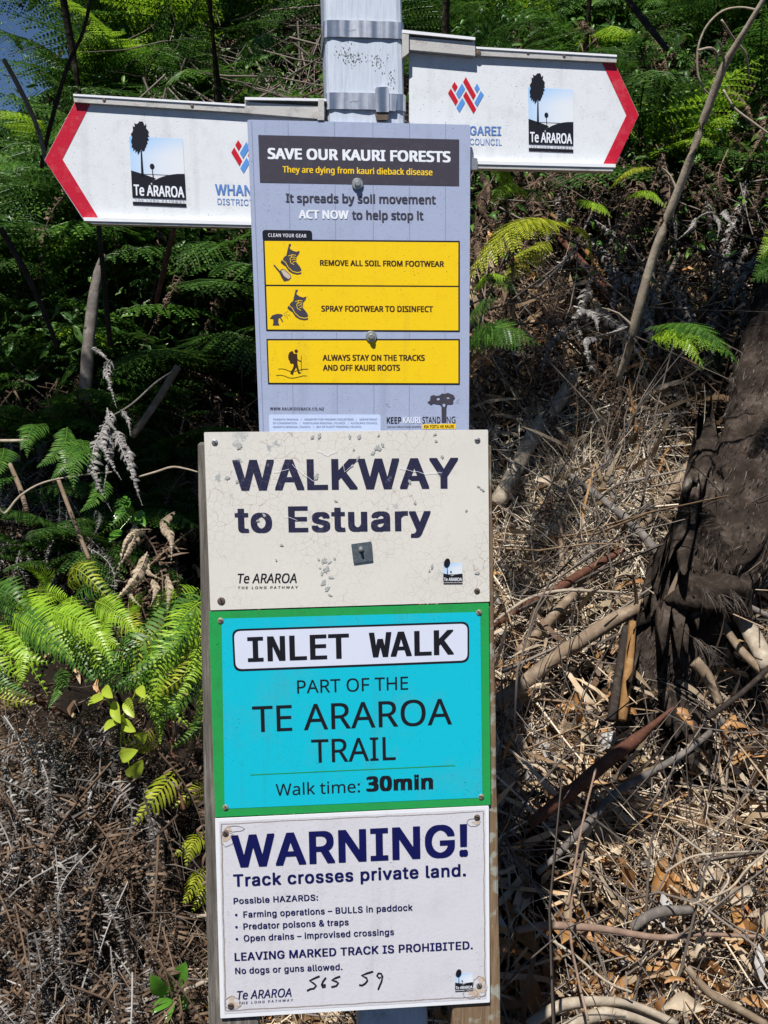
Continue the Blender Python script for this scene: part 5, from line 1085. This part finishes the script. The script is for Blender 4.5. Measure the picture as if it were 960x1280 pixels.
# fallen leaves that can be told apart
def fallen(label, a, b, mat, lift=.12, w_=1.0, k=0):
    A, B = onbank(*a, lift), onbank(*b, lift); key = ('fallen', k % 4, mat)
    if key not in ME:
        V, Q = lv[k % 4]; me = np_mesh('fallen_leaf', [(v.x, v.y * (1.0 + .35 * math.sin(7 * v.x + k)) + .05 * math.sin(5 * v.x), v.z * 1.3 + .05 * math.sin(11 * v.x + 9 * v.y + k)) for v in V], Q, True); me.materials.append(M[mat]); ME[key] = me
    o = bpy.data.objects.new('fallen_leaf', ME[key]); COL.objects.link(o); o.matrix_world = mat_to(A, B, Vector((0, -.8, .6)), w_); tag(o, label, 'leaf')
for k, a in enumerate([('orange leaf curled at the end of the palm sheath', (838, 888), (868, 912), 'leaf_orange'), ('golden leaf under the trunk right of the palm sheath', (898, 918), (918, 890), 'leaf_orange'),
    ('orange leaf on the bark strips beneath the trunk', (772, 892), (796, 894), 'leaf_orange'), ('pale big leaf at the right edge of the lower litter', (958, 1236), (944, 1180), 'leaf_grey'),
    ('pale tan leaf left of the big grey one', (868, 1195), (890, 1160), 'leaf_pale'), ('orange leaf in the lower litter beneath the pinkish stick', (765, 1192), (800, 1196), 'leaf_orange'),
    ('broad orange leaf at the lower right corner', (960, 1258), (925, 1248), 'leaf_orange'), ('yellowish leaf near the bottom edge', (830, 1228), (862, 1224), 'leaf_orange'),
    ('flat tan leaf lying over the pale roots at the bottom', (826, 1262), (880, 1256), 'leaf_pale'), ('pale grey leaf standing in the lower litter', (832, 1160), (825, 1115), 'leaf_grey'),
    ('small tan leaf on the litter left of the trunk', (668, 600), (690, 612), 'leaf_pale'), ('reddish leaf at the right edge above the grey leaf', (915, 955), (945, 942), 'leaf_orange'),
    ('pale curled leaf beside the crooked grey stick', (880, 1110), (886, 1085), 'leaf_pale'), ('tan leaf at the bottom left in the dry litter', (145, 1235), (175, 1205), 'leaf_pale'),
    ('pale curled leaf above the seedling at lower left', (160, 1180), (180, 1145), 'leaf_pale')]): fallen(*a, lift=.13, k=k, w_=.95)

# ================================================================== FERN MASSES
ORD = ['leftmost', 'second', 'third', 'fourth', 'fifth', 'sixth', 'seventh', 'eighth', 'ninth', 'tenth', 'eleventh', 'twelfth', 'thirteenth', 'fourteenth', 'fifteenth', 'sixteenth', 'seventeenth', 'eighteenth', 'nineteenth', 'twentieth'] + [a + b for a in ('twenty-', 'thirty-', 'forty-') for b in ('first', 'second', 'third', 'fourth', 'fifth', 'sixth', 'seventh', 'eighth', 'ninth', 'tenth')]
def fern_bank(spots, group, words, mats, L):
    for k, (px, py, lift) in enumerate(sorted(spots)):
        p = onbank(px, py, 0); top = CAMLOC + (p - CAMLOC) * ((p.y - lift) / p.y); b = Vector((top.x, p.y - lift * .3, 0)); b.z = min(hz(b.x, b.y), top.z); w_ = ('%s from the left among the %s' % (ORD[k], words)) if k else 'leftmost of the ' + words
        crown_fern(b, 8, rng.uniform(*L), 'lacy', mats[k % len(mats)], w_, 'tree fern', group, (-15, 50), trunk=0, name='tree_fern', lean=Vector((0, -.9, 0)), az=None)
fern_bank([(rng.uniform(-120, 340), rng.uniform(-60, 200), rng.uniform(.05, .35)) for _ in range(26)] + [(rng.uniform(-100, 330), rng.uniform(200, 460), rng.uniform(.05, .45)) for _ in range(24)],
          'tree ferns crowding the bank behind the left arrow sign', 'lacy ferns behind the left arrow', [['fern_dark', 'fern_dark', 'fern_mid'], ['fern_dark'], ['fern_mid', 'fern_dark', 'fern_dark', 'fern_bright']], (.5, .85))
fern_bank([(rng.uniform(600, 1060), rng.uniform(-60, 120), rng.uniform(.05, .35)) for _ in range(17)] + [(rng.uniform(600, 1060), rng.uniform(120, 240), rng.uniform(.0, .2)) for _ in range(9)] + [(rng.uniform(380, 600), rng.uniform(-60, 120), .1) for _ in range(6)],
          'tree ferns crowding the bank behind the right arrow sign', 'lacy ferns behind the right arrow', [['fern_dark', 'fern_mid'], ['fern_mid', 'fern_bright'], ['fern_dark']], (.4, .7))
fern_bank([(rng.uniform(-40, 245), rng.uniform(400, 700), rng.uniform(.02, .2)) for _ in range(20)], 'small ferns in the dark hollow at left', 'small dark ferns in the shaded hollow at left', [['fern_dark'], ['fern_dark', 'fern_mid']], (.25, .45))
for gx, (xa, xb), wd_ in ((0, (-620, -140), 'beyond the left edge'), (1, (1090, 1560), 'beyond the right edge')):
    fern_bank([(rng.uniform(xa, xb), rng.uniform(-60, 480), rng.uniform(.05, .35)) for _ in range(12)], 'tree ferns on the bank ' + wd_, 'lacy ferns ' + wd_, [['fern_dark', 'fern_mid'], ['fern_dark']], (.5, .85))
# invented tree ferns, crowns added above the frame to shade the hollows
def shade_fern(top, label, n=16, L=.9):
    b = Vector((top.x + .12, top.y + 1.9, 0)); b.z = hz(b.x, b.y); root = empty('tree_fern', b, label, 'tree fern', None)
    tube_obj('trunk', [(b - Vector((0, 0, .1)), .014), (b.lerp(top, .35) + Vector((0.02, .1, .75)), .011), (b.lerp(top, .75) + Vector((0.02, 0, .55)), .010), (top, .009)], M['bark'], root, 9, .08)
    for i in range(n):
        a = 2 * math.pi * i / n + rng.uniform(-.2, .2); e = R(rng.uniform(0, 40)); d = Vector((math.cos(a) * math.cos(e), math.sin(a) * math.cos(e) * .8, math.sin(e)))
        frond(root, top, top + d * L * rng.uniform(.8, 1.1), 'lacy', i, 'fern_mid', Vector((0, 0, 1)), 1.3)
shade_fern(Vector((-.66, 2.05, 2.62)), 'slender tree fern added overhead to shade the dark hollow at left', 20, .66)
shade_fern(Vector((-.30, 2.15, 2.68)), 'slender tree fern added just left of the post, shading the bank from above', 11, .48)
shade_fern(Vector((-1.15, 2.10, 2.62)), 'slender tree fern added at the left edge, shading the bank from above', 12, .5)
shade_fern(Vector((.10, 2.2, 2.68)), 'slender tree fern added right behind the post, shading the bank from above', 10, .45)
shade_fern(Vector((.62, 2.35, 3.0)), 'slender tree fern added behind the right arrow sign, shading the bank from above', 13, .62)
shade_fern(Vector((1.12, 2.45, 3.0)), 'slender tree fern added at the upper right, shading the bank from above', 12, .6)
# small leaved scrub filling the gaps between the ferns
def scrub(n, x0, x1, y0, y1, lift, mat, label, size=(.02, .06)):
    pts = [onbank(x, y, 0) for x, y in bank_pts(n // 14, x0, x1, y0, y1)]; out = []
    for p in pts:
        c = CAMLOC + (p - CAMLOC) * (1 - rng.uniform(*lift) / p.y)
        for _ in range(14): out.append(c + Vector((rng.gauss(0, .09), rng.gauss(0, .07), rng.gauss(0, .09))))
    place_arr(LV, out, size, 'scrub', mat, 'stuff', .8, nrm=Vector((0, -.4, .8)), label=label, cat='scrub')
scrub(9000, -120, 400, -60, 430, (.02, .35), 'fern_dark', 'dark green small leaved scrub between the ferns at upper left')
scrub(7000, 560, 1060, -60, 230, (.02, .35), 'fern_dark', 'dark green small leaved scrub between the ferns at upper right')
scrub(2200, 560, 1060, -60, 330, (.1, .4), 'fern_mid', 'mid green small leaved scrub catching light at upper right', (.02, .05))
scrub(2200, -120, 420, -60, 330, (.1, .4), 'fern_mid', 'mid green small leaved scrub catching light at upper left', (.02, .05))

# dead skirts and tangles
def dead_mass(n, x0, x1, y0, y1, lift, L, key, mat, name, label, down, sd=.5, wf=None):
    T = [arr(t) for t in TS[key]]; g_ = [[] for _ in T]
    for x, y in bank_pts(n, x0, x1, y0, y1, wf):
        p = onbank(x, y, rng.uniform(*lift)); d = (down + Vector((rng.uniform(-1, 1), rng.uniform(-.6, .3), rng.uniform(-1, 1))) * sd).normalized(); l = rng.uniform(*L)
        m = mat_to(p, p + d * l, Vector((rng.uniform(-.6, .6), -1, rng.uniform(0, .8))), rng.uniform(.7, 1.4)); g_[rng.randrange(len(T))].append(np.array(m)[:3])
    V, Q = join([spread(*t, np.array(q)) for t, q in zip(T, g_) if q])
    o = link(name, np_mesh(name, V, Q), M[mat]); tag(o, label, 'dead ferns', kind='stuff'); return o
dead_mass(230, -60, 190, 880, 1290, (.03, .50), (.10, .30), 'dead', 'dead_grey', 'dead_fern_tangle', 'tangle of silver grey dead fern fronds at the lower left', Vector((.1, -.2, -1)), .6, lambda x, y: (1 if x < 150 or y < 1120 else .15) * (.35 if y < 960 and x > 60 else 1))
dead_mass(330, -60, 225, 850, 1290, (.02, .46), (.12, .38), 'dead', 'dead_brown', 'dead_fern_tangle', 'brown dead fern fronds beneath the grey tangle at lower left', Vector((.1, -.2, -1)), .6)
dead_mass(200, -60, 260, 430, 760, (.02, .22), (.15, .42), 'dead', 'dead_brown', 'dead_fern_tangle', 'brown dead fern fronds hanging in the dark hollow at left', Vector((.2, -.2, -1)), .7)
dead_mass(60, -40, 120, 540, 700, (.15, .25), (.10, .2), 'dead', 'dead_grey', 'dead_fern_tangle', 'grey dead frond wisps in the dark hollow at left', Vector((.2, -.2, -1)), .7)
dead_mass(190, 590, 980, 190, 470, (.02, .30), (.15, .45), 'dead', 'dead_brown', 'dead_fern_tangle', 'brown hanging dead fronds in the shade at upper right', Vector((0, -.2, -1)), .7)
dead_mass(130, 640, 1000, 20, 230, (.2, .6), (.15, .45), 'dead', 'dead_brown', 'dead_fern_tangle', 'brown dead fronds hanging among the green ferns at upper right', Vector((0, -.2, -1)), .5)
dead_mass(60, 640, 1000, 60, 240, (.2, .6), (.12, .35), 'silver', 'dead_brown', 'dead_fern_tangle', 'curled brown frond tips hanging at upper right', Vector((0, -.2, -1)), .5)
dead_mass(60, 700, 980, 190, 420, (.10, .45), (.12, .35), 'silver', 'dead_grey', 'dead_fern_tangle', 'grey hanging dead fronds around the leaning branch', Vector((0, -.2, -1)), .6)
dead_mass(80, 620, 900, 430, 720, (.02, .14), (.08, .22), 'dead', 'dead_grey', 'dead_fern_tangle', 'bleached dead fern bits on the sunlit litter pile', Vector((-.2, -.5, -.6)), .9)
dead_mass(90, 130, 420, -20, 330, (.05, .6), (.2, .6), 'dead', 'dead_brown', 'dead_fern_tangle', 'brown dead fern skirts hanging above the left arrow', Vector((0, -.2, -1)), .5)
place_arr(cv, [onbank(rng.uniform(-60, 220), rng.uniform(860, 1290), rng.uniform(.1, .42)) for _ in range(350)], (.08, .3), 'wiry_stems', 'twig_grey', 'stuff', 1.0, align=Vector((.1, 0, -1)), label='wiry brown dead stems among the grey fern tangle at lower left', cat='dead stems', wide=1.2)
place_arr(tw, [onbank(rng.uniform(170, 430), rng.uniform(-40, 140), rng.uniform(.1, .7)) for _ in range(400)], (.2, .7), 'twig_tangle', 'twig_grey', 'stuff', .6, align=Vector((.1, 0, -.7)), label='tangle of bare twigs hanging behind the post at the top', cat='twigs', wide=.8)
place_arr(tw, [onbank(rng.uniform(590, 980), rng.uniform(170, 430), rng.uniform(.05, .5)) for _ in range(160)], (.15, .5), 'twig_tangle', 'twig_grey', 'stuff', .6, align=Vector((.5, 0, -.7)), label='tangle of bare dark twigs in the shade at right', cat='twigs', wide=.7)

# ================================================================== TREES ABOVE THE BANK
def bg_tree(x, y, h, r, label, seed):
    q = random.Random(seed); z = hz(x, y); b = Vector((x, y, z)); root = empty('tree', b, label, 'tree', 'trees standing above the bank')
    tube_obj('trunk', [(b - Vector((0, 0, .2)), .11), (b + Vector((q.uniform(-.2, .2), 0, h * .4)), .09), (b + Vector((q.uniform(-.4, .4), 0, h * .8)), .05), (b + Vector((q.uniform(-.4, .4), 0, h)), .02)], M['bark'], root, 9, .12)
    cl = []
    for k in range(7):
        a = q.uniform(0, 6.28); s = b + Vector((0, 0, h * q.uniform(.4, .85))); e = s + Vector((math.cos(a) * r * .8, math.sin(a) * r * .8, q.uniform(.2, .9))); cl += [e, s.lerp(e, .6)]
        tube_obj('limb', [(s, .04), (s.lerp(e, .5) + Vector((0, 0, .1)), .025), (e, .01)], M['bark'], root, 6, .1)
    cl.append(b + Vector((0, 0, h)))
    ms = np.zeros((2600, 3, 4))
    for k in range(2600):
        c = q.choice(cl); p = c + Vector((q.gauss(0, .32), q.gauss(0, .32), q.gauss(0, .26))) * r * .8 - b; s = q.uniform(.05, .10)
        X, Y, Z = frame3(Vector((q.uniform(-1, 1), q.uniform(-1, 1), q.uniform(-1, .4))), Vector((q.uniform(-.6, .6), q.uniform(-.6, .6), 1)))
        ms[k] = [[X.x * s, Y.x * s, Z.x * s, p.x], [X.y * s, Y.y * s, Z.y * s, p.y], [X.z * s, Y.z * s, Z.z * s, p.z]]
    V, Q = spread(*LV[0], ms); link('crown', np_mesh('crown', V, Q), M['canopy'], root)
for k, (x, y, h, r, lb) in enumerate(((-1.0, 5.6, 1.9, .9, 'small dark leafy tree above the bank behind the left arrow sign'), (.35, 5.9, 2.6, .9, 'dark leafy tree above the bank right behind the post'), (1.5, 5.4, 2.2, 1.0, 'dark leafy tree above the bank behind the tip of the right arrow'),
    (2.7, 5.8, 3.0, 1.3, 'dark leafy tree at the far right edge above the bank'), (-2.05, 5.2, 2.0, .75, 'small leafy tree at the top left corner against the sky'), (-.5, 8.2, 2.6, 1.2, 'farther leafy tree seen between the left arrow and the post'), (2.1, 7.8, 3.5, 1.5, 'farther tall tree behind the leaning dead branch'))):
    bg_tree(x, y, h, r, lb, 100 + k)
